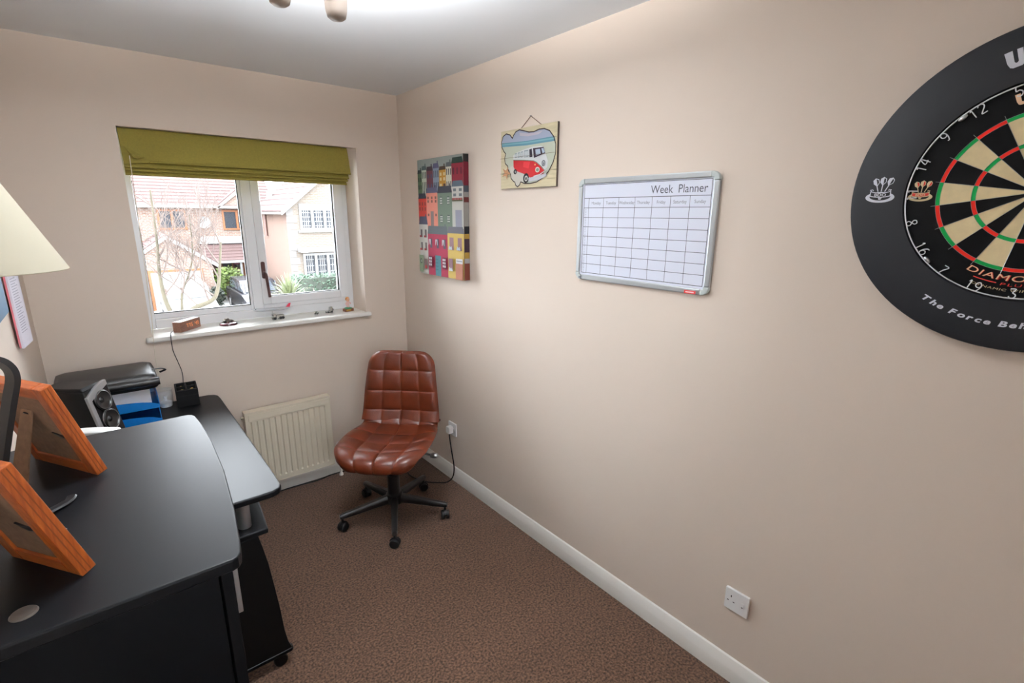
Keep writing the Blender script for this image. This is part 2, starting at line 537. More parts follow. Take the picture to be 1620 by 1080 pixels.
lp = MB().box((-RW + .016, RY - .004, RZ1 - .05), (RW - .014, RY, RZ1 - .012)); lp.build('top_band', RADM, rad, smooth=0, bevel=.0015)
for bx_ in (-.13, .13): MB().box((bx_ - .02, -.042, .2), (bx_ + .02, 0, .5)).build('bracket', RADM, rad, smooth=0)
bc = MB().cyl((-RW - .003, -.062, RZ1 - .03), (-RW - .017, -.062, RZ1 - .03), .008, n=12); bc.build('bleed_plug', mat('brass_dull', (150, 138, 120), .4, .7), rad)
va = MB(); va.cyl((RW, -.062, .14), (RW + .045, -.062, .14), .011, n=12); va.lathe([(.012, .10), (.014, .13), (.012, .16), (.017, .165), (.018, .225), (.013, .235)], (RW + .045, -.062, 0), 16)
va.build('valve', PLASTW, rad)
MB().lathe([(.0075, 0), (.0075, .11)], (RW + .045, -.062, 0), 12).build('pipe', GLOSSW, rad)
MB().lathe([(.014, .0), (.012, .012), (.007, .02)], (RW + .045, -.062, 0), 12).build('pipe_collar', GLOSSW, rad)

# ------------------------------------------------------------------ swivel chair
ch = thing('swivel_chair', 'quilted tan leather swivel chair on black five-star base', 'chair', (-.491, -.707, 0), 226 + 90)
# local frame: front = -Y, right-hand side seen from the front = +X ; forward s -> y = -s
def chain(prof, nv):
    pts = bez([(p[0], p[1], 0) for p in prof], 12)
    L = [0]
    for i in range(1, len(pts)): L.append(L[-1] + (pts[i] - pts[i - 1]).length)
    out = []
    j = 0
    for k in range(nv + 1):
        t = L[-1] * k / nv
        while j < len(L) - 2 and L[j + 1] < t: j += 1
        a = (t - L[j]) / (L[j + 1] - L[j] or 1)
        out.append((pts[j].lerp(pts[j + 1], a), t))
    return out, L[-1]
def pad(prof, halfw, rows, wrap, corner, thick, nu=100, nv=110, row0=0.0, bow=0.0):
    pr, L = chain(prof, nv)
    top = []; bot = []
    base = []
    for k in range(nv + 1):
        p, t = pr[k]
        v = t / L
        tang = (pr[min(k + 1, nv)][0] - pr[max(k - 1, 0)][0]).normalized()
        nrm = Vector((tang.y, -tang.x, 0))
        base.append((p, v, t, nrm))
    for (p, v, t, nrm) in base:
        hw = halfw(v)
        e0, e1 = t, L - t
        c0, c1 = corner
        for e, c in ((e0, c0), (e1, c1)):
            if c and e < c: hw = hw - c + math.sqrt(max(0, c * c - (c - e) ** 2))
        rt, rb = [], []
        for i in range(nu + 1):
            q = -1 + 2 * i / nu
            x = q * hw
            cfrac = ((q * .985 + 1) / 2 * 4) % 1.0
            rr = v * rows + row0
            rfrac = rr % 1.0
            pf = (abs(sin(pi * cfrac)) ** .32) * (abs(sin(pi * rfrac)) ** .32)
            edge = (1 - abs(q) ** 10) * (1 - max(0, 1 - e0 / .02) ** 2 * (1 if c0 else 0)) * (1 - max(0, 1 - e1 / .02) ** 2 * (1 if c1 else 0))
            w_ = wrap(v, q)
            off = (thick * .45 + .0135 * pf) * max(edge, 0.02)
            bw_ = Vector((bow * (1 - q * q) * max(0, 1 - v / .6), 0, 0))
            P = p + nrm * (off + w_) + bw_
            B = p + nrm * (w_ - thick * .55 * max(edge, .02)) + bw_
            rt.append((x, -P.x, P.y)); rb.append((x, -B.x, B.y))
        top.append(rt); bot.append(rb)
    mb = MB()
    rings = []
    for rt, rb in zip(top, bot):
        rings.append(rt + rb[::-1])
    mb.loft(rings)
    return mb
seat_prof = [(.240, .425), (.252, .445), (.235, .466), (.17, .468), (.08, .455), (-.03, .450), (-.12, .455), (-.175, .472), (-.205, .500)]
def seat_hw(v): return .232 + .018 * sin(pi * min(1, v * 1.15)) - .012 * max(0, v - .8) * 5
pad(seat_prof, seat_hw, 4.35, lambda v, q: .05 * abs(q) ** 2.6 * (.08 + .92 * sin(pi * min(1, v * .95))), (.12, 0), .04, bow=.035).build('seat', LEATHER, ch, smooth=80)
back_prof = [(-.207, .497), (-.222, .54), (-.232, .60), (-.242, .70), (-.262, .80), (-.288, .905)]
def back_hw(v): return .232 - .045 * v + .004 * sin(pi * v)
pad(back_prof, back_hw, 3.6, lambda v, q: .034 * q * q * (1 - .55 * v), (0, .08), .042, row0=.4).build('backrest', LEATHER, ch, smooth=80)
MB().tube([(-.228, .222, .504), (-.15, .213, .494), (0, .205, .489), (.15, .213, .494), (.228, .222, .504)], .006, 8).build('seam_piping', LEATHER, ch)
us = MB(); us.lathe([(.02, .395), (.10, .40), (.13, .415), (.15, .432)], (0, 0, 0), 24); us.box((-.09, -.09, .385), (.09, .09, .402))
us.build('mounting_plate', BLACKM, ch, bevel=.004)
MB().tube(bez([(.05, .02, .392), (.16, .02, .388), (.225, .03, .372)], 5), .005, 8).build('lever', BLACKM, ch)
MB().lathe([(.012, -.02), (.016, -.008), (.016, .008), (.012, .02)], (.23, .03, .372), 14, 'x').build('lever_knob', SILVER, ch)
MB().lathe([(.032, .12), (.034, .13), (.034, .26), (.030, .262), (.030, .39)], (0, 0, 0), 28).build('gas_lift', BLACKM, ch)
MB().lathe([(.03, .085), (.046, .09), (.05, .12), (.045, .145), (.034, .15)], (0, 0, 0), 28).build('hub', BLACKM, ch)
def caster_mesh():
    mb = MB()
    for sx in (-1, 1):
        mb.lathe([(.010, -.009), (.022, -.009), (.026, -.005), (.026, .005), (.022, .009), (.010, .009)], (sx * .0125, 0, .026), 22, 'x')
    hood = []
    for k in range(9):
        a = R(20 + 150 * k / 8)
        hood.append((.031 * cos(a), .026 + .031 * sin(a)))
    hood2 = [(.024 * cos(R(20 + 150 * k / 8)), .026 + .024 * sin(R(20 + 150 * k / 8))) for k in range(8, -1, -1)]
    mb.prism(hood + hood2, -.005, .005, 'x')
    mb.cyl((0, 0, .03), (0, 0, .088), .007, n=12)
    return mb
for k in range(5):
    a = 27 + 72 * k - 316                      # world angle of the leg, in the chair's frame
    d = Vector((cos(R(a)), sin(R(a)), 0)); s_ = Vector((-d.y, d.x, 0))
    rings = []
    for (rr, zz, hw, hh) in ((.03, .118, .021, .024), (.12, .108, .018, .020), (.22, .096, .0155, .016), (.285, .090, .0145, .0135), (.305, .087, .012, .011)):
        c = d * rr + Vector((0, 0, zz))
        pr_ = [(-1, -.8), (-.8, -1), (.8, -1), (1, -.8), (1, .5), (.6, 1), (-.6, 1), (-1, .5)]
        rings.append([tuple(c + s_ * hw * px_ + Vector((0, 0, hh * pz_))) for px_, pz_ in pr_])
    leg = MB().loft(rings).build('leg', BLACKM, ch, smooth=50)
    cs = caster_mesh().build('caster', BLACKP, leg)
    cs.location = d * .292
    cs.rotation_euler = (0, 0, R(a + 50 + 37 * k))

# ------------------------------------------------------------------ sockets and cable (wall_right, front view: local X = -y)
def socket(label, y, z, label_parts=True):
    t = thing('wall_socket', label, 'wall socket', (0, y, z), -90)
    MB().prism(rrect(-.043, -.043, .043, .043, .004, 3), -.010, 0, 'y').build('plate', PLASTW, t, smooth=0, bevel=.002)
    hole = mat('socket_hole', (35, 35, 35), .6)
    h = MB(); h.box((-.022, -.0103, .010), (-.018, -.0095, .018)); h.box((-.034, -.0103, -.008), (-.0275, -.0095, -.0045)); h.box((-.0125, -.0103, -.008), (-.006, -.0095, -.0045))
    h.build('pin_hole', hole, t, smooth=0)
    MB().box((.017, -.014, -.007), (.029, -.009, .010)).build('rocker_switch', PLASTW, t, smooth=0, bevel=.002)
    MB().box((.0205, -.0145, -.0066), (.0255, -.0105, -.003)).build('switch_mark', mat('switch_dark', (70, 60, 60), .5), t, smooth=0)
    sc_ = MB(); sc_.lathe([(.003, -.0112), (.003, -.009)], (-.035, 0, .03), 10, 'y'); sc_.lathe([(.003, -.0112), (.003, -.009)], (.035, 0, .03), 10, 'y')
    return t
socket('white single wall socket with nothing plugged in', -2.4425, .3355)
socket('white single wall socket with a plug in it', -.5745, .3545)
cb = thing('power_cable', 'black power cable with white plug trailing along the carpet', 'cable', (0, 0, 0))
pl = MB()
pl.prism(rrect(-.592, .330, -.552, .378, .010, 4), -.044, -.010, 'x')
pl.build('plug', PLASTW, cb, smooth=0, bevel=.005)
MB().tube(bez([(-.030, -.572, .335), (-.032, -.578, .30), (-.034, -.60, .22), (-.034, -.625, .12), (-.045, -.625, .05), (-.075, -.60, .012), (-.12, -.555, .0045), (-.175, -.49, .0045), (-.21, -.37, .0045), (-.20, -.22, .0045), (-.30, -.10, .0045),
               (-.42, -.05, .0045), (-.52, -.034, .0045), (-.62, -.03, .0045), (-.72, -.045, .0045), (-.80, -.034, .0045), (-.95, -.032, .0045), (-1.15, -.06, .0045), (-1.5, -.10, .0045)], 8), .0042, 8).build('cord', BLACKP, cb)

# ------------------------------------------------------------------ week planner (right wall)
wp = thing('week_planner', 'white dry-wipe week planner board in a rounded aluminium frame', 'planner board', (0, -1.905, 1.6225), -90)
PW, PH = .308, .2045
MB().box((-PW + .012, -.010, -PH + .012), (PW - .012, -.002, PH - .012)).build('board', mat('whiteboard', (222, 226, 240), .25), wp, smooth=0)
fw = .021
def rail(mb, pts): mb.prism(pts, -.016, -.001, 'y')
for nm, a_, b_ in (('top', (-PW + .03, PH - fw), (PW - .03, PH)), ('bottom', (-PW + .03, -PH), (PW - .03, -PH + fw)), ('l', (-PW, -PH + .03), (-PW + fw, PH - .03)), ('r', (PW - fw, -PH + .03), (PW, PH - .03))):
    MB().box((a_[0], -.015, a_[1]), (b_[0], -.001, b_[1])).build('frame_rail', ALU, wp, smooth=0, bevel=.004)
for sx in (-1, 1):
    for sz in (-1, 1):
        o_ = []
        for k in range(9):
            a = R(90 * k / 8); o_.append((PW - .03 + .03 * cos(a), PH - .03 + .03 * sin(a)))
        i_ = [(PW - .03, PH - fw), (PW - fw, PH - .03)]
        pts = [(x * sx, z * sz) for x, z in o_ + [(PW - .03, PH - fw), (PW - fw, PH - fw), (PW - fw, PH - .03)]]
        MB().prism(pts, -.0165, -.001, 'y').build('corner_cap', mat('grey_cap', (178, 186, 184), .45), wp, smooth=0, bevel=.002)
pr = MB()
yp = -.0104
ix0, ix1, iz0, iz1 = -.278, .281, -.174, .180
hz = .128
lw = .0017
INK = 0
pr.line([(ix0, iz0), (ix1, iz0), (ix1, iz1), (ix0, iz1)], .0022, yp, True)
pr.line([(ix0, hz), (ix1, hz)], .0022, yp)
dz = .090
cx0 = ix0 + .026
cw = (ix1 - cx0) / 7
for k in range(7): pr.line([(cx0 + cw * k, iz0), (cx0 + cw * k, hz)], lw, yp)
rh = (dz - iz0) / 7
for k in range(7): pr.line([(ix0, dz - rh * k), (ix1, dz - rh * k)], lw, yp)
pr.mat(0).text('Week  Planner', ix1 - .014, .139, .040, yp - .0002, 'RIGHT', xs=.92)
pr.mat(1)
for k, dname in enumerate(('Monday', 'Tuesday', 'Wednesday', 'Thursday', 'Friday', 'Saturday', 'Sunday')):
    pr.text(dname, cx0 + cw * (k + .5), .103, .0165, yp - .0002, xs=.92)
for k in range(7):
    for j in range(6):
        zz = dz - rh * k - .007 - j * .0065
        pr.rect(ix0 + .008, zz, ix0 + .0135, zz + .0013, yp - .0002)
pr.build('print', [flat((70, 72, 84)), flat((120, 122, 134))], wp, smooth=0, recalc=False)
lg = MB(); lg.mat(0).rect(.218, -.203, .262, -.192, -.0170); lg.mat(1).rect(.224, -.1995, .256, -.1955, -.0173)
lg.build('maker_label', [flat((205, 62, 60)), flat((240, 215, 215))], wp, smooth=0, recalc=False)
MB().rect(-.288, -.200, -.274, -.190, -.0168).build('corner_mark', flat((96, 98, 104)), wp, smooth=0, recalc=False)

# ------------------------------------------------------------------ canvas of painted houses (right wall)
cv = thing('canvas_print', 'stretched canvas print of rows of colourful terraced houses', 'picture', (0, -.541, 1.66), -90)
CW, CH, CT = .242, .3335, .036
MB().box((-CW, -CT, -CH), (CW, -.001, CH)).build('canvas', mat('canvas_edge', (96, 60, 52), .8, noise=(30, .3)), cv, smooth=0, bevel=.002)
art = MB(); am = []
def A(c, y=0):
    if c not in am: am.append(c)
    art.mat(am.index(c)); return art
YA = [-CT - .0004]
def up(u, v): return (-CW + 2 * CW * u, CH - 2 * CH * v)
def qr(u0, v0, u1, v1, c, lift=0):
    a_, b_ = up(u0, v1), up(u1, v0)
    A(c).rect(a_[0], a_[1], b_[0], b_[1], YA[0] - lift * .00012)
qr(0, 0, 1, 1, (150, 158, 152))
ly = [1]
def house(u0, u1, vr, vw, vb, wallc, roofc, winc, cols, rowsv, ww=.55, hh=.045, door=None, pane=None, chim=True):
    ly[0] += 1; L0 = ly[0]
    qr(u0, vw, u1, vb, wallc, L0)
    ins = min(.02, (u1 - u0) * .1)
    p_ = [up(u0 - .004, vw), up(u1 + .004, vw), up(u1 - ins, vr), up(u0 + ins, vr)]
    A(roofc).poly(p_, YA[0] - (L0 + .3) * .00012)
    if chim: qr(u1 - ins - .05 * (u1 - u0) - .022, vr - .018, u1 - ins - .05 * (u1 - u0), vr + .005, roofc, L0 + .2)
    for rv in rowsv:
        for k in range(cols):
            c = u0 + (u1 - u0) * (k + .5) / cols
            hw = (u1 - u0) / cols * ww / 2
            qr(c - hw, rv, c + hw, rv + hh, winc, L0 + .4)
            if pane:
                for a_ in (-.5, .5):
                    for b_ in (.12, .42, .72):
                        qr(c + hw * a_ - hw * .32, rv + hh * b_, c + hw * a_ + hw * .32, rv + hh * (b_ + .2), pane, L0 + .6)
    if door:
        du, dw, dv, dc = door
        qr(du - dw / 2, dv, du + dw / 2, vb, dc, L0 + .5)
W_ = (222, 222, 212)
house(0, .10, .085, .115, .30, (84, 104, 74), (36, 46, 44), (30, 34, 36), 2, (.15, .215), .45, .035)
house(.10, .215, .055, .09, .31, (198, 204, 184), (78, 92, 92), (46, 60, 62), 3, (.105, .19, .24), .45, .055)
house(.215, .365, .065, .10, .28, (98, 50, 62), (52, 38, 46), (70, 70, 96), 2, (.13, .21), .4, .03)
house(.365, .50, .045, .085, .28, (128, 140, 156), (84, 82, 110), (52, 58, 72), 3, (.105, .2), .45, .055)
house(.50, .65, .075, .105, .28, (184, 134, 46), (62, 44, 30), (214, 196, 150), 2, (.125, .165, .215), .5, .025, (.615, .05, .215, (72, 42, 30)))
house(.65, .77, .05, .085, .28, (208, 204, 184), (88, 94, 96), (66, 62, 72), 3, (.10, .20), .45, .05)
house(.77, 1.0, .02, .065, .29, (130, 34, 50), (34, 52, 42), (88, 30, 44), 3, (.10, .20), .4, .05, chim=False)
house(0, .195, .285, .33, .56, (196, 66, 54), (50, 50, 62), (120, 60, 52), 3, (.36, .405), .4, .03)
house(.195, .455, .24, .285, .60, (222, 138, 118), (90, 88, 112), (120, 84, 74), 3, (.315, .345, .46), .45, .022, (.325, .07, .44, (130, 116, 112)))
house(.455, .77, .235, .29, .60, (112, 128, 112), (56, 56, 66), (66, 80, 76), 2, (.32, .47), .33, .065, None, W_)
house(.77, 1.02 - .02, .20, .245, .58, (204, 200, 192), (88, 100, 112), (110, 116, 120), 2, (.26, .30), .5, .022, (.90, .13, .43, (158, 158, 172)), chim=False)
for k in range(9): qr(.785 + k * .024, .335, .803 + k * .024, .352, (168, 52, 46) if k % 2 else (120, 40, 40), 60)
qr(.79, .35, 1, .362, (88, 96, 70), 60)
house(0, .21, .485, .555, 1, (218, 216, 208), (82, 86, 104), (112, 104, 104), 2, (.60, .715), .42, .07)
for uu in (.0525, .1575):
    for vv in (.652, .767): qr(uu - .022, vv, uu + .022, vv + .018, (160, 60, 58), 70)
qr(.0, .83, .10, .985, (148, 162, 132), 70); A((70, 72, 66)).disc(*up(.05, .885), .013, .016, YA[0] - 71 * .00012); A((210, 214, 200)).disc(*up(.05, .885), .006, .008, YA[0] - 72 * .00012)
qr(.135, .86, .19, .95, (120, 96, 92), 70); qr(.138, .92, .187, .948, (168, 56, 52), 71)
house(.205, .665, .565, .635, 1, (172, 60, 84), (98, 104, 108), (92, 84, 98), 3, (.675,), .34, .082, (.435, .13, .82, (84, 136, 146)))
for uu in (.282, .435, .588):
    for s2 in (-1, 1):
        A((214, 218, 224)).poly([up(uu + s2 * .022, .68), up(uu + s2 * .002, .68), up(uu + s2 * .012, .72), up(uu + s2 * .026, .735)], YA[0] - 90 * .00012)
for uu in (.285, .60):
    qr(uu - .04, .83, uu + .04, .925, (108, 48, 66), 90)
    for a_ in (-.018, .018):
        for vv in (.84, .868, .896): qr(uu + a_ - .013, vv, uu + a_ + .013, vv + .019, (226, 222, 224), 92)
for vv in (.85, .88, .91, .94): qr(.40, vv, .47, vv + .006, (70, 112, 124), 95)
house(.66, 1.0, .565, .62, 1, (214, 184, 104), (112, 112, 122), (156, 124, 130), 2, (.655,), .5, .105, chim=False)
for uu in (.745, .915): A((196, 208, 216)).poly([up(uu - .04, .755), up(uu + .04, .755), up(uu + .025, .725), up(uu, .735), up(uu - .025, .722)], YA[0] - 96 * .00012)
qr(.705, .83, .79, .935, (150, 116, 126), 96); A((208, 214, 220)).poly([up(.705, .935), up(.79, .935), up(.775, .905), up(.745, .915), up(.715, .9)], YA[0] - 97 * .00012)
qr(.85, .86, 1.0, 1.0, (190, 130, 108), 96); qr(.86, .825, 1.0, .865, (222, 222, 226), 97); qr(.87, .84, .985, .848, (150, 150, 160), 98)
for (v0, v1, c) in ((0, .06, (30, 34, 32)), (.06, .24, (110, 30, 44)), (.24, .29, (70, 78, 88)), (.29, .56, (150, 146, 140)), (.33, .37, (96, 40, 38)), (.56, .62, (30, 30, 36)), (.62, .78, (176, 144, 66)), (.66, .77, (60, 40, 50)), (.78, .86, (176, 144, 66)), (.82, .86, (170, 170, 176)), (.86, 1, (120, 60, 48))):  # wrapped side edge of the picture, with its shade put into darker colours
    A(c); art.add([(CW + .0003 + v0 * .0004, -CT + .001, CH - 2 * CH * v1), (CW + .0003 + v0 * .0004, -.002, CH - 2 * CH * v1), (CW + .0003 + v0 * .0004, -.002, CH - 2 * CH * v0), (CW + .0003 + v0 * .0004, -CT + .001, CH - 2 * CH * v0)], [(0, 1, 2, 3)])
art.build('print', [mat('canvas_%d_%d_%d' % c, c, .8, spec=.2) for c in [tuple(int(q * .86) for q in c) for c in am]], cv, smooth=0, recalc=False)

# ------------------------------------------------------------------ camper van sign (right wall)
sg = thing('camper_van_sign', 'small wooden plank sign of a red camper van hung on string', 'sign', (0, -1.2665, 1.9365), -90)
SW, SH = .1925, .131
planks = ((-SH, -.062), (-.0612, .0075), (.0083, SH))
PALE = mat('pale_plank', (188, 176, 144), .7, noise=(10, .14), stretch=(1, 8, 8))
for (z0, z1) in planks:
    MB().box((-SW, -.012, z0), (SW, -.003, z1)).build('plank', PALE, sg, smooth=0, bevel=.0008)
EDGE = mat('dark_edge', (66, 52, 46), .7)
ed = MB(); ed.box((SW, -.012, -SH), (SW + .001, -.002, SH)); ed.box((-SW, -.0118, -SH - .001), (SW, -.002, -SH)); ed.box((-SW, -.003, -SH), (SW, -.001, SH))
ed.build('backing_board', EDGE, sg, smooth=0)
def svz(x, y):
    u = (x - 75 - 43 * min(max((y - 295) / 705., 0), 1)) / 690.
    top, bot = 295 - 125 * u, 1000 - 45 * u
    v = (bot - y) / (bot - top)
    return (-SW + 2 * SW * u, -SH + 2 * SH * v)
im = MB(); ic = []
def I(c):
    if c not in ic: ic.append(c)
    im.mat(ic.index(c)); return im
iy = [-.0124]
def ip(pts, c, d=.00012):
    iy[0] -= d; I(c).poly([svz(*p) for p in pts], iy[0])
def il(pts, c, w_, closed=False, d=.00012):
    iy[0] -= d; I(c).line([svz(*p) for p in pts], w_, iy[0], closed)
cloud = [(235, 370), (200, 330), (150, 318), (110, 350), (92, 420), (100, 480), (130, 530), (158, 560), (148, 620), (160, 680), (195, 710), (200, 745), (225, 790), (243, 822), (250, 862), (285, 900), (305, 910), (320, 950), (345, 968), (370, 945), (382, 905), (430, 925), (500, 925), (580, 905), (650, 850), (710, 770), (750, 660), (768, 550), (760, 440), (730, 350), (680, 280), (620, 255), (560, 262), (500, 290), (440, 295), (380, 280), (320, 268), (275, 290), (250, 330)]
ip(cloud, (196, 202, 184))
ip([(92, 430), (110, 350), (150, 318), (200, 330), (235, 370), (250, 330), (275, 290), (320, 268), (380, 280), (440, 295), (500, 290), (560, 262), (620, 255), (680, 280), (730, 350), (738, 362), (420, 400)], (164, 172, 194))
ip([(320, 300), (430, 312), (520, 300), (600, 280), (560, 320), (430, 345), (330, 340)], (196, 186, 198))
ip([(96, 432), (420, 400), (738, 345), (756, 402), (420, 455), (104, 480)], (96, 142, 158))
ip([(96, 445), (420, 412), (742, 362), (748, 380), (420, 430), (100, 460)], (122, 170, 176))
ip([(200, 745), (270, 700), (400, 790), (480, 900), (382, 905), (345, 960), (320, 945), (285, 895), (245, 830)], (212, 206, 196))
il(cloud, (46, 28, 30), .0048, True)
# van
ip([(265, 632), (262, 580), (300, 545), (400, 502), (500, 470), (600, 462), (632, 475), (655, 545), (690, 640), (690, 720), (664, 756), (620, 705), (560, 660), (520, 645), (400, 640)], (222, 224, 226))
ip([(268, 640), (400, 640), (520, 647), (560, 667), (620, 720), (660, 765), (655, 800), (590, 830), (500, 852), (440, 815), (300, 765), (275, 720)], (186, 30, 38))
ip([(400, 655), (480, 655), (470, 740), (400, 720)], (216, 52, 60))
il([(268, 636), (400, 636), (525, 643), (562, 662), (622, 715), (664, 762)], (110, 130, 110), .003)
for (x0, x1, ya, yb) in ((282, 308, 556, 612), (320, 345, 546, 610), (356, 385, 534, 606), (398, 452, 518, 602)):
    ip([(x0, ya), (x1, ya - 10), (x1 + 4, yb - 6), (x0 + 4, yb)], (150, 164, 170))
    ip([(x0 + 6, ya + 12), (x1 - 3, ya + 4), (x1, yb - 14), (x0 + 9, yb - 8)], (206, 214, 218))
ip([(462, 505), (492, 495), (508, 595), (472, 600)], (44, 38, 50))
ip([(505, 490), (630, 474), (656, 548), (528, 608)], (50, 34, 52))
ip([(535, 505), (590, 497), (604, 560), (548, 580)], (188, 204, 222))
ip([(606, 492), (630, 488), (650, 540), (624, 552)], (188, 204, 222))
def circ(x, y, rx, ry, n=16): return [(x + rx * cos(2 * pi * i / n), y + ry * sin(2 * pi * i / n)) for i in range(n)]
ip(circ(305, 780, 22, 32), (30, 28, 30)); ip(circ(308, 782, 9, 15), (150, 150, 150))
ip(circ(450, 858, 36, 62), (28, 26, 28)); ip(circ(452, 862, 20, 36), (206, 204, 196)); ip(circ(452, 864, 10, 20), (60, 58, 58))
ip(circ(582, 752, 27, 34), (226, 226, 214)); ip(circ(582, 754, 17, 22), (130, 150, 130))
ip(circ(550, 690, 10, 12), (214, 160, 100))
ip([(480, 858), (690, 796), (695, 832), (600, 884), (490, 902)], (206, 206, 212))
il([(545, 835), (615, 812), (700, 745)], (220, 216, 214), .004)
il(circ(648, 672, 20, 34), (92, 98, 108), .0022, True); il([(636, 650), (645, 680), (648, 668), (652, 680), (660, 650)], (92, 98, 108), .0018); il([(634, 668), (642, 700), (648, 684), (655, 700), (663, 668)], (92, 98, 108), .0018)
star = []
for k in range(10):
    a = -pi / 2 + .35 + k * pi / 5; rr = (62, 92)[0] if k % 2 == 0 else 22
    star.append((190 + rr * cos(a), 800 + rr * 1.35 * sin(a)))
ip(star, (196, 140, 98)); il(star, (156, 104, 70), .0012, True)
iy[0] -= .0002
I((104, 90, 72)).rect(-SW, .0072, SW, .0086, iy[0])
for (x0, x1, zz) in ((-SW, -.13, -.0617), (.15, SW, -.0617), (-SW, -.16, .075), (.14, SW, -.098), (.165, SW, .07)): im.rect(x0, zz, x1, zz + .0012, iy[0])
im.build('print', [mat('sign_%d_%d_%d' % c, tuple(int(q * .88) for q in c), .55, spec=.25) for c in ic], sg, smooth=0, recalc=False)
STR = mat('brown_string', (110, 84, 70), .9)
ro = MB(); ro.tube([(-.058, -.006, SH - .004), (.012, -.004, SH + .045)], .0016, 6); ro.tube([(.012, -.004, SH + .045), (.092, -.006, SH - .004)], .0016, 6)
ro.build('hanging_string', STR, sg)
MB().lathe([(.0025, -.010), (.0025, 0)], (.012, 0, SH + .045), 8, 'y').build('nail', SILVER, sg)

# ------------------------------------------------------------------ dartboard and its surround (right wall)
DY, DZ = -2.945, 1.737
def pol(r, th): return (r * sin(R(th)), r * cos(R(th)))
sr = thing('dartboard_surround', 'black foam ring surround with white lettering around the dartboard', 'dartboard surround', (0, DY, DZ), -90)
RUB = mat('black_foam', (26, 27, 31), .6, bump=(700, .05), spec=.25)
SF = -.040
MB().lathe([(.2305, 0), (.2305, SF + .003), (.2335, SF), (.338, SF), (.3455, SF + .004), (.348, SF + .012), (.348, -.004), (.345, 0), (.2305, 0)], (0, 0, 0), 120, 'y', caps=False).build('ring', RUB, sr, smooth=40)
lt = MB()
WHT = flat((222, 226, 236)); 
def arc_text(mb, body, r_mid, th0, adv, size, y, up_in=True, xs=1.3, shear=.18, bold=.02, widths=None):
    th = th0
    for chh in body:
        if chh != ' ':
            def fn(q, th=th):
                if up_in:
                    rr = r_mid - (q[1] - size * .35); t = th - math.degrees(q[0] / r_mid)
                else:
                    rr = r_mid + (q[1] - size * .35); t = th + math.degrees(q[0] / r_mid)
                return pol(rr, t)
            mb.text(chh, 0, 0, size, y, 'LEFT', xs, shear, bold, fn)
        wv, _ = text_geo(chh, 'LEFT', shear, bold) if chh != ' ' else ([(0, 0), (.30, 0)], None)
        wd = (max(v[0] for v in wv)) * size * xs + adv
        th += (-1 if up_in else 1) * math.degrees(wd / r_mid)
arc_text(lt, 'The Force Behind Darts', .2865, 213.2, .0022, .0178, SF - .0006, True, 1.42, .2, .036)
lt.build('slogan_lettering', WHT, sr, smooth=0, recalc=False)
lt = MB()
# big W made of two rounded strokes, then the rest of the word
def big_w(mb, th0, rb, rt, y, sc_=1.0):
    def P(x, h): return pol(rb + (rt - rb) * h, th0 + x)
    k = sc_
    for s0 in (0, 5.3 * k):
        outer = [(s0, 1), (s0 + .1 * k, .35), (s0 + .7 * k, .08), (s0 + 1.6 * k, 0), (s0 + 4.6 * k, 0), (s0 + 5.6 * k, .1), (s0 + 5.9 * k, .4), (s0 + 5.9 * k, 1), (s0 + 3.7 * k, 1), (s0 + 3.7 * k, .32), (s0 + 3.3 * k, .25), (s0 + 2.8 * k, .25), (s0 + 2.4 * k, .32), (s0 + 2.4 * k, 1)]
        mb.poly([P(*p) for p in outer], y)
big_w(lt, 339.7, .268, .3035, SF - .0006)
arc_text(lt, 'inmau', .2857, 352.2, .004, .049, SF - .0006, False, 1.25, 0, .03)
lt.build('name_lettering', WHT, sr, smooth=0, recalc=False)
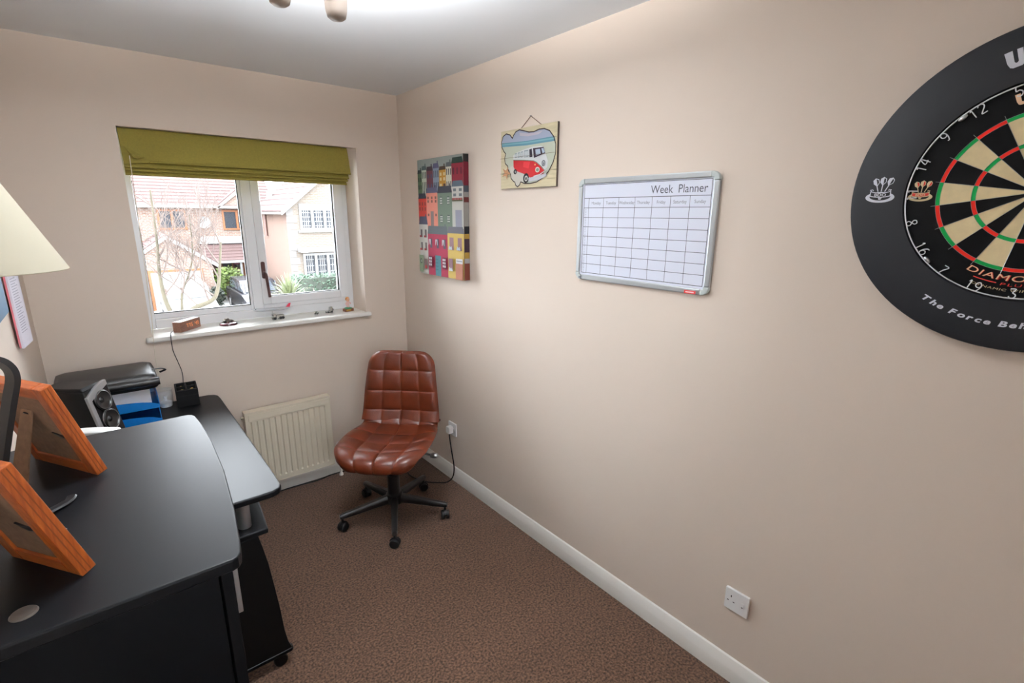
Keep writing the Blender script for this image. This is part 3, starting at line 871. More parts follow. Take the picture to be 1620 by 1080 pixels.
def crest(mb, cx, cz, s, y, i0, i1, i2):
    """three darts over an oval shield; mb material slots: light, accent, dark"""
    # oval band
    n = 32
    def el(rx, rz, zc): return [(cx + rx * s * cos(2 * pi * k / n), cz + (zc + rz * sin(2 * pi * k / n)) * s) for k in range(n)]
    mb.mat(i0).poly(el(1.0, .42, -.42), y)
    mb.mat(i2).poly(el(.72, .30, -.36), y - .0001)
    mb.mat(i0).line(el(.86, .36, -.40), .02 * s, y - .00015, True)
    # scroll band
    def band(z0, z1, w0): return [(cx + w0 * s * (k / 10. * 2 - 1), cz + (z0 - .10 * (1 - (k / 10. * 2 - 1) ** 2)) * s) for k in range(11)] + [(cx + w0 * s * (1 - k / 10. * 2), cz + (z1 - .10 * (1 - (1 - k / 10. * 2) ** 2)) * s) for k in range(11)]
    mb.mat(i0).poly(band(-.34, .06, .72), y - .0002)
    mb.mat(i1).poly(band(-.28, .0, .66), y - .0003)
    mb.mat(i0).text('BDO', cx, cz - .33 * s, .30 * s, y - .0004, 'CENTER', 1.3, 0, .02)
    for sx in (-1, 1): mb.mat(i0).line([(cx + sx * .62 * s, cz + .06 * s), (cx + sx * .72 * s, cz + .16 * s), (cx + sx * .58 * s, cz + .2 * s), (cx + sx * .52 * s, cz + .12 * s)], .05 * s, y - .0003)
    for (tx, tz, bx) in ((-.42, .82, -.12), (.08, .9, .0), (.62, .85, .14)):
        ax = (tx * .5 + bx * .5)
        mb.mat(i0).line([(cx + tx * s * .8, cz + (tz - .3) * s), (cx + (tx * .45) * s, cz + .05 * s)], .07 * s, y - .0004)
        mb.mat(i0).line([(cx + tx * .22 * s, cz - .38 * s), (cx + tx * .10 * s, cz - .58 * s)], .06 * s, y - .0004)
        d = Vector((tx * .55, tz, 0)).normalized(); e = Vector((d.y, -d.x, 0))
        c = Vector((cx + tx * s * .95, cz + (tz - .02) * s, 0))
        def q(a_, b_): v_ = c + d * a_ * s + e * b_ * s; return (v_.x, v_.y)
        mb.mat(i0).poly([q(-.38, 0), q(-.12, -.21), q(.16, -.2), q(.3, 0), q(.16, .2), q(-.12, .21)], y - .0005)
        mb.mat(i1).poly([q(-.28, .03), q(.22, .03), q(.12, .16), q(-.1, .17)], y - .0006)
cr1 = MB(); crest(cr1, -.283, .008, .031, SF - .0006, 0, 1, 1)
cr1.build('emblem', [WHT, RUB], sr, smooth=0, recalc=False)

db = thing('dartboard', 'round bristle dartboard with red, green, black and cream beds', 'dartboard', (0, DY, DZ), -90)
BF = -.042
BBLK = mat('board_black', (6, 6, 7), .7, bump=(900, .08), spec=.12)
CREAM = mat('sisal_cream', (222, 204, 160), .8, noise=(60, .06), bump=(900, .08))
RED = mat('sisal_red', (214, 40, 28), .75, spec=.2); GREEN = mat('sisal_green', (8, 140, 66), .75, spec=.2)
MB().lathe([(.0, -.001), (.2255, -.001), (.2255, BF + .001), (.2245, BF), (.0, BF)], (0, 0, 0), 96, 'y', caps=False).build('board_body', BBLK, db, smooth=40)
def bed(r0, r1, th, mt):
    n = 5
    pts = [pol(r0, th - 9 + 18 * k / n) for k in range(n + 1)] + [pol(r1, th + 9 - 18 * k / n) for k in range(n + 1)]
    MB().prism(pts[::-1], BF - .0006, BF + .002, 'y').build('bed', mt, db, smooth=0)
for k in range(20):
    th = k * 18
    s_, t_ = (BBLK, RED) if k % 2 == 0 else (CREAM, GREEN)
    bed(.162, .170, th, t_); bed(.107, .162, th, s_); bed(.099, .107, th, t_); bed(.0159, .099, th, s_)
MB().lathe([(.0, -.0007), (.0159, -.0007), (.0159, .002)], (0, BF, 0), 32, 'y', caps=False).build('outer_bull', GREEN, db, smooth=0)
MB().lathe([(.0, -.0009), (.00635, -.0009), (.00635, .002)], (0, BF, 0), 32, 'y', caps=False).build('bullseye', RED, db, smooth=0)
WIRE = mat('steel_wire', (170, 174, 176), .3, .8)
sp = MB()
for k in range(20):
    a = pol(.0159, k * 18 + 9); c = pol(.1785, k * 18 + 9)
    sp.tube([(a[0], BF - .0012, a[1]), (c[0], BF - .0012, c[1])], .0005, 5)
for rr in (.0159, .099, .107, .162, .170):
    sp.tube([(rr * cos(2 * pi * i / 80), BF - .0009, rr * sin(2 * pi * i / 80)) for i in range(81)], .00035, 5)
sp.build('spider_wire', WIRE, db)
NUMW = mat('white_wire', (238, 242, 246), .35)
nr = MB()
nr.tube([(.2268 * cos(2 * pi * i / 120), BF - .004, .2268 * sin(2 * pi * i / 120)) for i in range(121)], .0015, 6)
nr.build('number_ring', NUMW, db)
DG = {'0': [[(.5, 1), (.15, .85), (.05, .5), (.15, .15), (.5, 0), (.85, .15), (.95, .5), (.85, .85), (.5, 1)]],
      '1': [[(.25, .8), (.5, 1), (.5, 0)]],
      '2': [[(.05, .8), (.25, .98), (.6, 1), (.9, .85), (.85, .6), (.3, .2), (.1, 0), (.95, 0)]],
      '3': [[(.1, 1), (.9, 1), (.5, .6), (.85, .45), (.92, .22), (.6, 0), (.25, .02), (.05, .2)]],
      '4': [[(.7, 0), (.7, 1), (.05, .35), (.95, .35)]],
      '5': [[(.9, 1), (.2, 1), (.12, .55), (.5, .62), (.88, .45), (.88, .18), (.5, 0), (.08, .12)]],
      '6': [[(.85, .95), (.45, .9), (.1, .55), (.08, .2), (.4, 0), (.8, .1), (.92, .38), (.6, .58), (.2, .45), (.08, .25)]],
      '7': [[(.05, 1), (.95, 1), (.55, .5), (.35, 0)]],
      '8': [[(.5, .52), (.12, .72), (.2, .95), (.5, 1), (.8, .95), (.88, .72), (.5, .52), (.08, .28), (.2, .05), (.5, 0), (.8, .05), (.92, .28), (.5, .52)]],
      '9': [[(.92, .75), (.6, 1), (.2, .92), (.06, .65), (.35, .45), (.8, .5), (.92, .75), (.85, .4), (.5, 0), (.2, .02)]]}
NUMS = [20, 1, 18, 4, 13, 6, 10, 15, 2, 17, 3, 19, 7, 16, 8, 11, 14, 9, 12, 5]
dh, dw = .0205, .012
for k, nn in enumerate(NUMS):
    th = k * 18; body = str(nn)
    out_up = not (90 < th < 270) or th == 270 or th == 90
    if th in (252, 108): out_up = False
    w_ = len(body) * (dw + .004) - .004
    mb = MB()
    for j, chh in enumerate(body):
        for st in DG[chh]:
            path = []
            for (px, pz) in bez([(p[0], p[1], 0) for p in st], 3) and [(p[0], p[1]) for p in bez([(p[0], p[1], 0) for p in st], 3)]:
                x = -w_ / 2 + j * (dw + .004) + px * dw
                if out_up:
                    rr = .2265 - dh + pz * dh; t = th + math.degrees(x / .216)
                else:
                    rr = .2265 - pz * dh; t = th - math.degrees(x / .216)
                q = pol(rr, t); path.append((q[0], BF - .004, q[1]))
            mb.tube(path, .0012, 5)
    mb.build('numeral', NUMW, db)
for th in (317.5, 226.5, 136.5, 45):
    q = pol(.2225, th)
    mb = MB(); mb.ball((0, 0, 0), .006, 12, 8, (1.6, .6, .75))
    o = mb.build('number_clip', SILVER, db)
    o.location = (q[0], BF - .004, q[1]); o.rotation_euler = (0, R(th), 0)
pt = MB()
arc_text(pt.mat(1), 'DIAMOND', .1838, 207.8, .0014, .0185, BF - .0009, True, 1.62, .12, .012)
arc_text(pt.mat(0), 'DIAMOND', .1838, 207.8, .0016, .0185, BF - .0011, True, 1.62, .12, -.005)
n_ = 10
lo = [pol(.1965, 201.2 - (12.2) * k / n_) for k in range(n_ + 1)]; hi = [pol(.1985, 201.2 - 12.2 * k / n_) for k in range(n_, -1, -1)]
pt.mat(1).poly(lo + hi, BF - .0009)
arc_text(pt.mat(1), 'PLUS', .1985, 187.3, .002, .0085, BF - .0009, True, 2.2, .1, .0)
arc_text(pt.mat(2), 'DYNAMIC WIRE', .2105, 200.2, .0008, .0072, BF - .0009, True, 1.75, .1, .0)
PRM = [flat((238, 198, 160)), flat((206, 44, 34)), flat((206, 190, 150)), BBLK]
pt.build('model_lettering', PRM, db, smooth=0, recalc=False)
pt = MB(); crest(pt, -.2005, .004, .024, BF - .0009, 2, 1, 3); pt.build('emblem', PRM, db, smooth=0, recalc=False)
pt = MB()
big_w(pt.mat(0), 339.9, .1885, .212, BF - .0008, .95)
arc_text(pt.mat(0), 'inmau', .200, 351.8, .003, .033, BF - .0008, False, 1.2, 0, .03)
pt.build('name_lettering', PRM, db, smooth=0, recalc=False)

# ------------------------------------------------------------------ computer desk (left wall, under the window)
dk = thing('computer_desk', 'charcoal computer desk with rounded worktop below the window', 'desk', (0, 0, 0))
DTZ = .735
wt = [(-1.848, -.105), (-1.848, -1.346), (-1.36, -1.347)]
wt += [tuple(p) for p in [(-1.285, -1.348), (-1.243, -1.346), (-1.219, -1.334), (-1.209, -1.31), (-1.206, -1.20), (-1.204, -.8), (-1.203, -.20)]]
wt += [(-1.206, -.15), (-1.218, -.125), (-1.245, -.110), (-1.30, -.105)]
MB().prism(wt, DTZ - .024, DTZ, 'z').build('worktop', [DARKTOP], dk, smooth=0, bevel=.006, seg=3)
for (px, py) in ((-1.335, -1.285), (-1.335, -.30), (-1.75, -1.285), (-1.75, -.30)):
    MB().lathe([(.022, .602), (.022, DTZ - .024)], (px, py, 0), 20).build('post', SILVER, dk)
ls = [(-1.84, -.22), (-1.84, -1.346), (-1.30, -1.347), (-1.274, -1.346)]
for k in range(1, 9):
    t = k / 9; ls.append((-1.274 + .035 * sin(pi * t) + .0 * t, -1.346 + 1.124 * t))
ls.append((-1.274, -.22))
MB().prism(ls, .582, .602, 'z').build('lower_shelf', DARKTOP, dk, smooth=0, bevel=.004)
def side_panel(y0, y1):
    front = [(-1.243, .066), (-1.254, .10), (-1.262, .16), (-1.268, .26), (-1.277, .36), (-1.287, .46), (-1.298, .53), (-1.308, .582)]
    MB().prism([(-1.82, .582), (-1.82, .066)] + front, y0, y1, 'y').build('side_panel', BLACKBRD, dk, smooth=0, bevel=.002)
side_panel(-1.346, -1.326); side_panel(-.25, -.23)
MB().box((-1.82, -1.326, .25), (-1.805, -.25, .50)).build('modesty_panel', BLACKBRD, dk, smooth=0)
for y_ in (-1.333, -.24):
    MB().prism(rrect(-1.83, y_ - .016, -1.238, y_ + .016, .012, 4), .052, .067, 'z').build('foot', DARKTOP, dk, smooth=0, bevel=.003)
    for x_ in (-1.285, -1.79):
        w2 = MB(); w2.lathe([(.008, -.011), (.022, -.011), (.025, -.006), (.025, .006), (.022, .011), (.008, .011)], (x_, y_ + .002, .0255), 22, 'y')
        w2.box((x_ - .006, y_ - .006, .03), (x_ + .006, y_ + .008, .053))
        w2.build('castor', BLACKP, dk, bevel=0)

# ------------------------------------------------------------------ tall cabinet beside the desk
cb_ = thing('side_cabinet', 'tall charcoal cabinet with bowed top standing beside the desk', 'cabinet', (0, 0, 0))
CZ = 1.08
front = [(-1.494, -2.176), (-1.484, -2.172), (-1.477, -2.160), (-1.470, -2.12), (-1.455, -2.00), (-1.4385, -1.80), (-1.432, -1.60), (-1.4345, -1.45), (-1.440, -1.375), (-1.446, -1.360), (-1.458, -1.352)]
MB().prism([(-1.858, -1.352), (-1.858, -2.176)] + front, CZ - .024, CZ, 'z').build('top', DARKTOP, cb_, smooth=0, bevel=.004, seg=3)
MB().box((-1.855, -2.160, 0), (-1.517, -2.142, CZ - .024)).build('side_panel', DARKSIDE, cb_, smooth=0, bevel=.001)
MB().box((-1.855, -1.386, 0), (-1.517, -1.368, CZ - .024)).build('side_panel', DARKSIDE, cb_, smooth=0, bevel=.001)
MB().box((-1.855, -2.142, .06), (-1.849, -1.386, CZ - .024)).build('back_panel', DARKSIDE, cb_, smooth=0)
MB().box((-1.849, -2.142, .06), (-1.52, -1.386, .078)).build('base', DARKSIDE, cb_, smooth=0)
MB().box((-1.56, -2.142, 0), (-1.54, -1.386, .06)).build('plinth', DARKSIDE, cb_, smooth=0)
for i, (y0, y1, hy) in enumerate(((-2.160, -1.7655, -2.135), (-1.7625, -1.368, -1.393))):
    dr = MB().box((-1.513, y0, .065), (-1.494, y1, CZ - .029)).build('door', DARKSIDE, cb_, smooth=0, bevel=.0015)
    h_ = MB(); h_.box((-1.494, hy - .022 if i == 0 else hy, .952), (-1.4855, hy - .0 if i == 0 else hy + .022, CZ - .03))
    h_.build('handle', SILVER, dr, smooth=0, bevel=.0015)
gr = MB(); gr.lathe([(.0, .003), (.013, .003), (.0155, .0025), (.0175, .0)], (-1.768, -2.112, CZ), 28)
gr.build('cable_grommet', mat('worn_metal', (78, 70, 64), .45, .4), cb_)

# ------------------------------------------------------------------ photo frames on the cabinet
def photo_frame(label, P, ang, lean, Wd, Ht):
    """P: bottom corner that stands out to the room; frame runs from it along local -X; face looks to local +Y... back is seen"""
    t = thing('photo_frame', label, 'photo frame', P, ang, 'pine photo frames on the cabinet')
    q = Matrix.Rotation(R(lean), 4, 'X')
    bw, th = .030, .024
    def part(name, mb, mt, **k):
        mb.v = [tuple(q @ Vector(v)) for v in mb.v]
        return mb.build(name, mt, t, **k)
    part('frame_rail', MB().box((-bw, 0, 0), (0, th, Ht)), PINE, smooth=0, bevel=.002)
    part('frame_rail', MB().box((-Wd, 0, 0), (-Wd + bw, th, Ht)), PINE, smooth=0, bevel=.002)
    part('frame_rail', MB().box((-Wd + bw, 0, 0), (-bw, th, bw)), PINEX, smooth=0, bevel=.002)
    part('frame_rail', MB().box((-Wd + bw, 0, Ht - bw), (-bw, th, Ht)), PINEX, smooth=0, bevel=.002)
    g_ = MB()
    for yy in (.007, .014): g_.box((0, yy, .004), (.0006, yy + .0015, Ht - .004))
    part('edge_groove', g_, mat('pine_groove', (120, 56, 18), .6), smooth=0)
    part('back_panel', MB().box((-Wd + bw - .004, .005, bw - .004), (-bw + .004, .010, Ht - bw + .004)), mat('brown_hardboard', (116, 88, 66), .8, noise=(80, .15)), smooth=0)
    part('photo', MB().box((-Wd + bw - .003, .0105, bw - .003), (-bw + .003, .0125, Ht - bw + .003)), mat('photo_paper', (150, 150, 146), .3, noise=(9, .4)), smooth=0)
    part('glass', MB().box((-Wd + bw - .003, .0135, bw - .003), (-bw + .003, .0155, Ht - bw + .003)), GLASS, smooth=0)
    c = MB(); c.tube([(-Wd / 2 - .012, .002, Ht * .66), (-Wd / 2, -.002, Ht * .69), (-Wd / 2 + .012, .002, Ht * .66)], .0018, 6); part('hanger', c, BLACKM)
    c = MB(); c.prism([(-bw - .045, Ht * .47), (-bw - .02, Ht * .42), (-bw + .004, Ht * .43), (-bw - .018, Ht * .455)], .002, .006, 'y'); part('turn_clip', c, BLACKM, smooth=0)
    st = MB(); top_ = q @ Vector((-Wd / 2, .004, Ht * .7)); foot_z = .001
    d = Vector((0, -.075, 0))
    st.loft([[(top_.x - .02, top_.y, top_.z), (top_.x + .02, top_.y, top_.z), (top_.x + .02, top_.y + .003, top_.z), (top_.x - .02, top_.y + .003, top_.z)],
             [(top_.x - .03, top_.y - .075 + .03, foot_z), (top_.x + .03, top_.y - .045, foot_z), (top_.x + .03, top_.y - .042, foot_z), (top_.x - .03, top_.y - .042, foot_z)]])
    st.build('easel_strut', mat('brown_hardboard', (116, 88, 66), .8), t, smooth=0)
    return t
# world direction of local -X must run back to the wall: (-.51,.86); local +X = (.51,-.86) -> angle -59.3
photo_frame('orange pine photo frame leaning beside the lamp, seen from its brown back', (-1.673, -1.652, CZ + .0005), -59.3, 17, .235, .245)
photo_frame('orange pine photo frame leaning near the silver cable grommet', (-1.698, -2.066, CZ + .0005), -56, 18, .175, .245)

# ------------------------------------------------------------------ table lamp
la = thing('table_lamp', 'table lamp with cream cone shade and black curled strap stem', 'lamp', (-1.75, -1.85, CZ))
SHD = bpy.data.materials.new('cream_shade'); SHD.use_nodes = True
nb = SHD.node_tree.nodes['Principled BSDF']; nb.inputs['Base Color'].default_value = rgb((212, 206, 186)); nb.inputs['Roughness'].default_value = .9
tl = SHD.node_tree.nodes.new('ShaderNodeBsdfTranslucent'); tl.inputs[0].default_value = rgb((214, 206, 182))
mxs = SHD.node_tree.nodes.new('ShaderNodeMixShader'); mxs.inputs[0].default_value = .3
SHD.node_tree.links.new(nb.outputs[0], mxs.inputs[1]); SHD.node_tree.links.new(tl.outputs[0], mxs.inputs[2])
SHD.node_tree.links.new(mxs.outputs[0], SHD.node_tree.nodes['Material Output'].inputs[0])
MB().lathe([(.108, .4985), (.110, .500), (.034, .668), (.032, .669), (.031, .667), (.107, .4995)], (0, 0, 0), 64, caps=False).build('shade', SHD, la, smooth=50)
def ribbon(path, w_, t_, tw):
    """flat strap: width along world y, thickness in the xz plane"""
    P = bez(path, 10); rings = []
    for i, p in enumerate(P):
        tg = (P[min(i + 1, len(P) - 1)] - P[max(i - 1, 0)]).normalized()
        n = Vector((tg.z, 0, -tg.x)).normalized()
        if n.length < .5: n = Vector((1, 0, 0))
        e = Vector((0, 1, 0))
        a = R(tw); n2, e2 = n * cos(a) + e * sin(a), e * cos(a) - n * sin(a)
        rings.append([tuple(p + e2 * w_ / 2 + n2 * t_ / 2), tuple(p - e2 * w_ / 2 + n2 * t_ / 2), tuple(p - e2 * w_ / 2 - n2 * t_ / 2), tuple(p + e2 * w_ / 2 - n2 * t_ / 2)])
    return MB().loft(rings)
ribbon([(-.04, 0, .005), (-.046, 0, .06), (-.046, 0, .125), (-.028, 0, .20), (-.010, 0, .265), (.002, 0, .31), (-.004, 0, .335), (-.022, 0, .346), (-.044, 0, .352), (-.052, 0, .375), (-.046, 0, .41), (-.02, 0, .44), (0, 0, .47), (0, 0, .53)], .024, .010, 35).build('strap_stem', BLACKM, la, smooth=50)
MB().lathe([(.014, .525), (.016, .53), (.016, .575), (.013, .58)], (0, 0, 0), 20).build('lamp_holder', BLACKP, la)
MB().ball((0, 0, .61), .028, 16, 12, (1, 1, 1.15)).build('bulb', mat('opal_bulb', (240, 238, 230), .3), la)
sf = MB()
for k in range(3): sf.tube([(0, 0, .58), (.05 * cos(k * 2.1), .05 * sin(k * 2.1), .630), (.034 * cos(k * 2.1), .034 * sin(k * 2.1), .666)], .0015, 5)
sf.build('shade_carrier', SILVER, la)
for k, (dx, dy) in enumerate(((.033, .112), (-.05, -.035), (.02, -.04))):
    ft = MB().tube(bez([(-.042, 0, .018), (-.042 + dx * .45 + .02, dy * .45, .009), (dx * .8, dy * .8, .0055), (dx, dy, .006)], 6), [.011] * 6 + [.010] * 6 + [.009] * 6 + [.004], 8, flat=.45)
    ft.build('foot', BLACKM, la)

# ------------------------------------------------------------------ things on the desk
# monitor behind the cabinet
mo = thing('monitor', 'silver framed monitor with arched top edge behind the cabinet', 'monitor', (-1.735, -1.27, DTZ), -4)
arch = [(-.115, .09)] + [(.115, .09), (.118, .30)]
for k in range(13):
    t = k / 12; arch.append((  .115 - .23 * t, .318 + .020 * sin(pi * t)))
arch.append((-.118, .30))
MB().prism(arch, -.022, .02, 'y').build('bezel', mat('silver_plastic', (208, 208, 206), .35, .2), mo, smooth=0, bevel=.006, seg=3)
MB().box((-.1, .02, .11), (.1, .0215, .295)).build('screen', mat('dark_screen', (24, 26, 30), .15), mo, smooth=0)
MB().prism(rrect(-.09, .12, .09, .27, .02), -.045, -.022, 'y').build('rear_housing', mat('grey_plastic', (120, 122, 126), .45), mo, smooth=0, bevel=.006)
MB().box((-.025, -.03, .012), (.025, -.005, .16)).build('neck', mat('silver_plastic', (208, 208, 206), .35), mo, smooth=0, bevel=.004)
MB().prism(rrect(-.10, -.06, .10, .075, .04), 0, .012, 'z').build('stand_base', mat('silver_plastic', (208, 208, 206), .35), mo, smooth=0, bevel=.003)

# speaker: front faces local -Y
spk = thing('desk_speaker', 'black desktop speaker with silver edge and two round drivers', 'speaker', (-1.665, -.62, DTZ), 54)
SK = .21
def shear(mb):
    mb.v = [(x, y + SK * z, z) for x, y, z in mb.v]; return mb
bd = MB()
fr_ = [(-.062, -.04), (.062, -.04), (.058, .06), (.035, .13), (-.035, .13), (-.058, .06)]
bd.prism(fr_, 0, .275, 'z')
bd.loft([[(p[0], p[1], .275) for p in fr_], [(p[0] * .93, p[1] * .9 + .004, .288) for p in fr_]])
shear(bd).build('cabinet', BLACKP, spk, smooth=30, bevel=.004)
bz = MB()
n_ = 12
outer_, inner_ = [], []
pts = [(-.064, .0), (-.046, .0), (-.046, .235)] + [(-.046 + .10 * sin(R(90 * k / 8)), .235 + .040 * (1 - cos(R(90 * k / 8))) ** .9 * .0 + .038 * sin(R(90 * k / 8))) for k in range(1, 9)]
pts += [(.054, .292)] + [(.054 - .118 * (k / 8) ** 1.0, .292 - .040 * (k / 8) ** 1.6) for k in range(1, 9)]
bz.prism(pts, -.048, -.036, 'y')
shear(bz).build('silver_trim', mat('satin_silver', (176, 178, 182), .35, .5), spk, smooth=0, bevel=.002)
for zc in (.222, .142):
    d1 = MB(); d1.lathe([(.040, -.041), (.040, -.047), (.036, -.050), (.034, -.046), (.030, -.044), (.012, -.040), (.011, -.042), (0.0, -.046)], (.006, 0, zc), 32, 'y', caps=False)
    shear(d1).build('driver', mat('driver_dark', (22, 21, 21), .35), spk, smooth=40)
    d2 = MB(); d2.lathe([(.0395, -.0465), (.041, -.0475), (.0415, -.046)], (.006, 0, zc), 32, 'y', caps=False)
    shear(d2).build('driver_rim', SILVER, spk, smooth=40)

# two blue letter trays
BLUE = tinted('blue_plastic', (18, 122, 205), .9)
def tray(label, z0):
    t = thing('letter_tray', label, 'letter tray', (-1.655, -.25, z0), 0, 'blue letter trays on the desk')
    MB().box((-.18, -.13, .0), (.18, .13, .003)).build('floor_panel', BLUE, t, smooth=0)
    for sx in (-1, 1):
        x = sx * .18
        prof_ = [(-.13, 0), (.13, 0), (.13, .068), (-.03, .066), (-.075, .058), (-.105, .036), (-.13, .012)]
        MB().prism(prof_, x - .0015, x + .0015, 'x').build('side_wall', BLUE, t, smooth=0, bevel=.0008)
    MB().box((-.18, .127, 0), (.18, .13, .068)).build('back_wall', BLUE, t, smooth=0)
    lipp = [(-.18, 0), (.18, 0), (.18, .016)] + [(.18 - .36 * k / 12, .016 + .030 * sin(pi * min(1, max(0, (k) / 12))) ** .6) for k in range(1, 12)] + [(-.18, .016)]
    MB().prism(lipp, -.133, -.130, 'y').build('front_lip', BLUE, t, smooth=0, bevel=.0008)
    return t
tray('translucent blue letter tray, lower of two, resting on the desk', DTZ)
tray('translucent blue letter tray, upper of two, below the black case', DTZ + .072)
if True:
    tag(MB().box((-1.815, -.352, DTZ + .072 + .0035), (-1.50, -.14, DTZ + .162)).build('paper_stack', mat('paper_white', (232, 232, 234), .8), smooth=0), 'thick white paper sheaf lying in the upper blue tray', 'paper')
dc = thing('document_case', 'black leatherette document case lying on the blue trays', 'case', (-1.645, -.235, DTZ + .163))
LB = mat('black_leatherette', (20, 19, 20), .42, bump=(300, .15))
cs_ = MB()
for_ = []
rings = []
for (z, gx, gy) in ((.0, .0, .0), (.010, .006, .006), (.040, .006, .008), (.062, -.002, -.002), (.070, -.018, -.02)):
    rings.append([(p[0], p[1], z) for p in rrect(-.178 - gx, -.135 - gy, .178 + gx, .135 + gy, .03, 5)])
cs_.loft(rings); cs_.build('body', LB, dc, smooth=50)
MB().tube([(-.05, -.147, .036), (.06, -.15, .036), (.186, -.15, .036)], [.019, .020, .020], 14, flat=.9).build('front_roll', LB, dc)
MB().tube(bez([(.17, -.06, .07), (.205, -.04, .064), (.222, -.02, .05), (.20, .0, .036)], 5), .005, 8, flat=.5).build('strap', BLACKP, dc)

# clear plastic tub with a white pump top
CLEAR = tinted('clear_plastic', (225, 228, 230), .14)
tb = thing('pump_bottle', 'small white pump-top bottle in a clear tub beside the trays', 'bottle', (-1.437, -.165, DTZ))
MB().lathe([(.024, 0), (.026, .003), (.026, .022), (.020, .026), (.007, .029), (.006, .042), (.009, .044), (.009, .05), (.004, .053)], (0, 0, 0), 24).build('cap', PLASTW, tb)
tub = MB(); tub.lathe([(.0325, .002), (.034, .08), (.036, .088), (.0345, .088), (.0325, .08), (.031, .004)], (0, 0, 0), 28, caps=False); tub.build('clear_tub', CLEAR, tb)

# black desk tidy cube
dt = thing('desk_tidy', 'black cube desk tidy with open compartments by the clock cable', 'desk tidy', (-1.345, -.168, DTZ), -4)
hw, hh = .048, .088
cube = MB()
cube.box((-hw, -.072, 0), (hw, .072, .058))
for (a_, b_) in (((-hw, -.072), (hw, -.058)), ((-hw, .062), (hw, .072)), ((-hw, -.058), (-hw + .007, .062)), ((hw - .007, -.058), (hw, .062)), ((-.004, -.058), (.004, .062)), ((-hw + .007, -.002), (hw - .007, .006))):
    cube.box((a_[0], a_[1], .058), (b_[0], b_[1], hh))
cube.build('box', mat('matt_black', (9, 9, 10), .6, spec=.2), dt, smooth=0, bevel=.0025)
for (x, y) in ((-.018, -.03), (.024, -.025), (-.02, .03)):
    MB().ball((x, y, .076), .0075, 10, 6, (1, 1, .8)).build('brass_bead', mat('brass', (206, 176, 90), .3, .9), dt)

# ------------------------------------------------------------------ on the window sill
SZ = 1.062
ck = thing('digital_clock', 'walnut block digital clock with glowing orange digits', 'clock', (-1.272, .090, SZ), 47)
CWd, CHt, CD = .078, .055, .022
# local -Y is the display; left end faces the room
MB().box((-CWd, -CD, 0), (CWd, CD, CHt)).build('block', WALNUT, ck, smooth=0, bevel=.0015)
seg = {'0': 'abcdef', '1': 'bc', '2': 'abged', '3': 'abgcd', '4': 'fgbc', '5': 'afgcd', '6': 'afgedc', '7': 'abc', '8': 'abcdefg', '9': 'abfgcd'}
LED = mat('orange_led', (230, 140, 80), .5, emit=((255, 150, 80), .45))
def digit(mb, ch_, x, z, w_, h_):
    t = .0018; y0 = -CD - .0006; y1 = -CD + .001
    S = {'a': (0, h_ - t, w_, h_), 'd': (0, 0, w_, t), 'g': (0, h_ / 2 - t / 2, w_, h_ / 2 + t / 2), 'f': (0, h_ / 2, t, h_), 'b': (w_ - t, h_ / 2, w_, h_), 'e': (0, 0, t, h_ / 2), 'c': (w_ - t, 0, w_, h_ / 2)}
    for c in seg[ch_]:
        q = S[c]; mb.box((x + q[0], y0, z + q[1]), (x + q[2], y1, z + q[3]))
mb = MB()
for ch_, x in (('7', -.034), ('7', -.016), ('5', .002), ('4', .034), ('9', .050)): digit(mb, ch_, x, .019, .0115, .019)
mb.build('digit_display', LED, ck, smooth=0)
tag(MB().tube(bez([(-1.333, .075, SZ + .008), (-1.352, .045, SZ + .0025), (-1.36, .0, SZ + .0025), (-1.362, -.034, SZ + .003), (-1.364, -.040, SZ - .03), (-1.362, -.036, .98), (-1.350, -.045, .92), (-1.342, -.07, .87), (-1.347, -.10, .82), (-1.350, -.12, .795)], 8), .0018, 6).build('clock_cable', BLACKP), 'thin black cable hanging from the clock to the desk tidy', 'cable')

# dark red oval plinth with a little pewter car
mc = thing('model_on_plinth', 'pewter model car on a dark red oval plinth', 'ornament', (-1.072, .095, SZ), 8)
MB().lathe([(.046, 0), (.047, .003), (.044, .010), (.034, .014), (.0, .015)], (0, 0, 0), 36).build('plinth', mat('oxblood_gloss', (92, 40, 50), .25), mc)
PEW = mat('pewter', (112, 104, 98), .35, .8)
def little_car(t, s, z0, m_, roof=True):
    b_ = MB()
    b_.loft([[(x * s, y * s, z0 + z * s) for (y, z) in ((-.011, .008), (.011, .008), (.011, .008 + h), (-.011, .008 + h))] for (x, h) in ((-.030, .006), (-.026, .010), (-.012, .011), (.004, .012), (.024, .009), (.030, .005))])
    b_.build('body', m_, t, smooth=30, bevel=.0008 * s)
    if roof:
        c_ = MB(); c_.loft([[(x * s, y * s, z0 + z * s) for (y, z) in ((-.009, .018), (.009, .018), (.0075, h), (-.0075, h))] for (x, h) in ((-.022, .019), (-.016, .029), (.002, .030), (.010, .019))])
        c_.build('cabin', m_, t, smooth=30, bevel=.0008 * s)
    for x in (-.019, .018):
        for y in (-.012, .012):
            MB().lathe([(.002, -.003), (.007, -.003), (.008, 0), (.007, .003), (.002, .003)], (0, 0, 0), 14, 'y').build('wheel', mat('dark_tyre', (40, 40, 42), .5), t).location = (x * s, y * s, z0 + .008 * s)
            t.children[-1].scale = (s, s, s)
little_car(mc, .85, .012, PEW)
for k in range(7):
    MB().ball((-.03 + .01 * k, .012 * sin(k * 2.3), .014), .005, 8, 6).build('rock', PEW, mc)

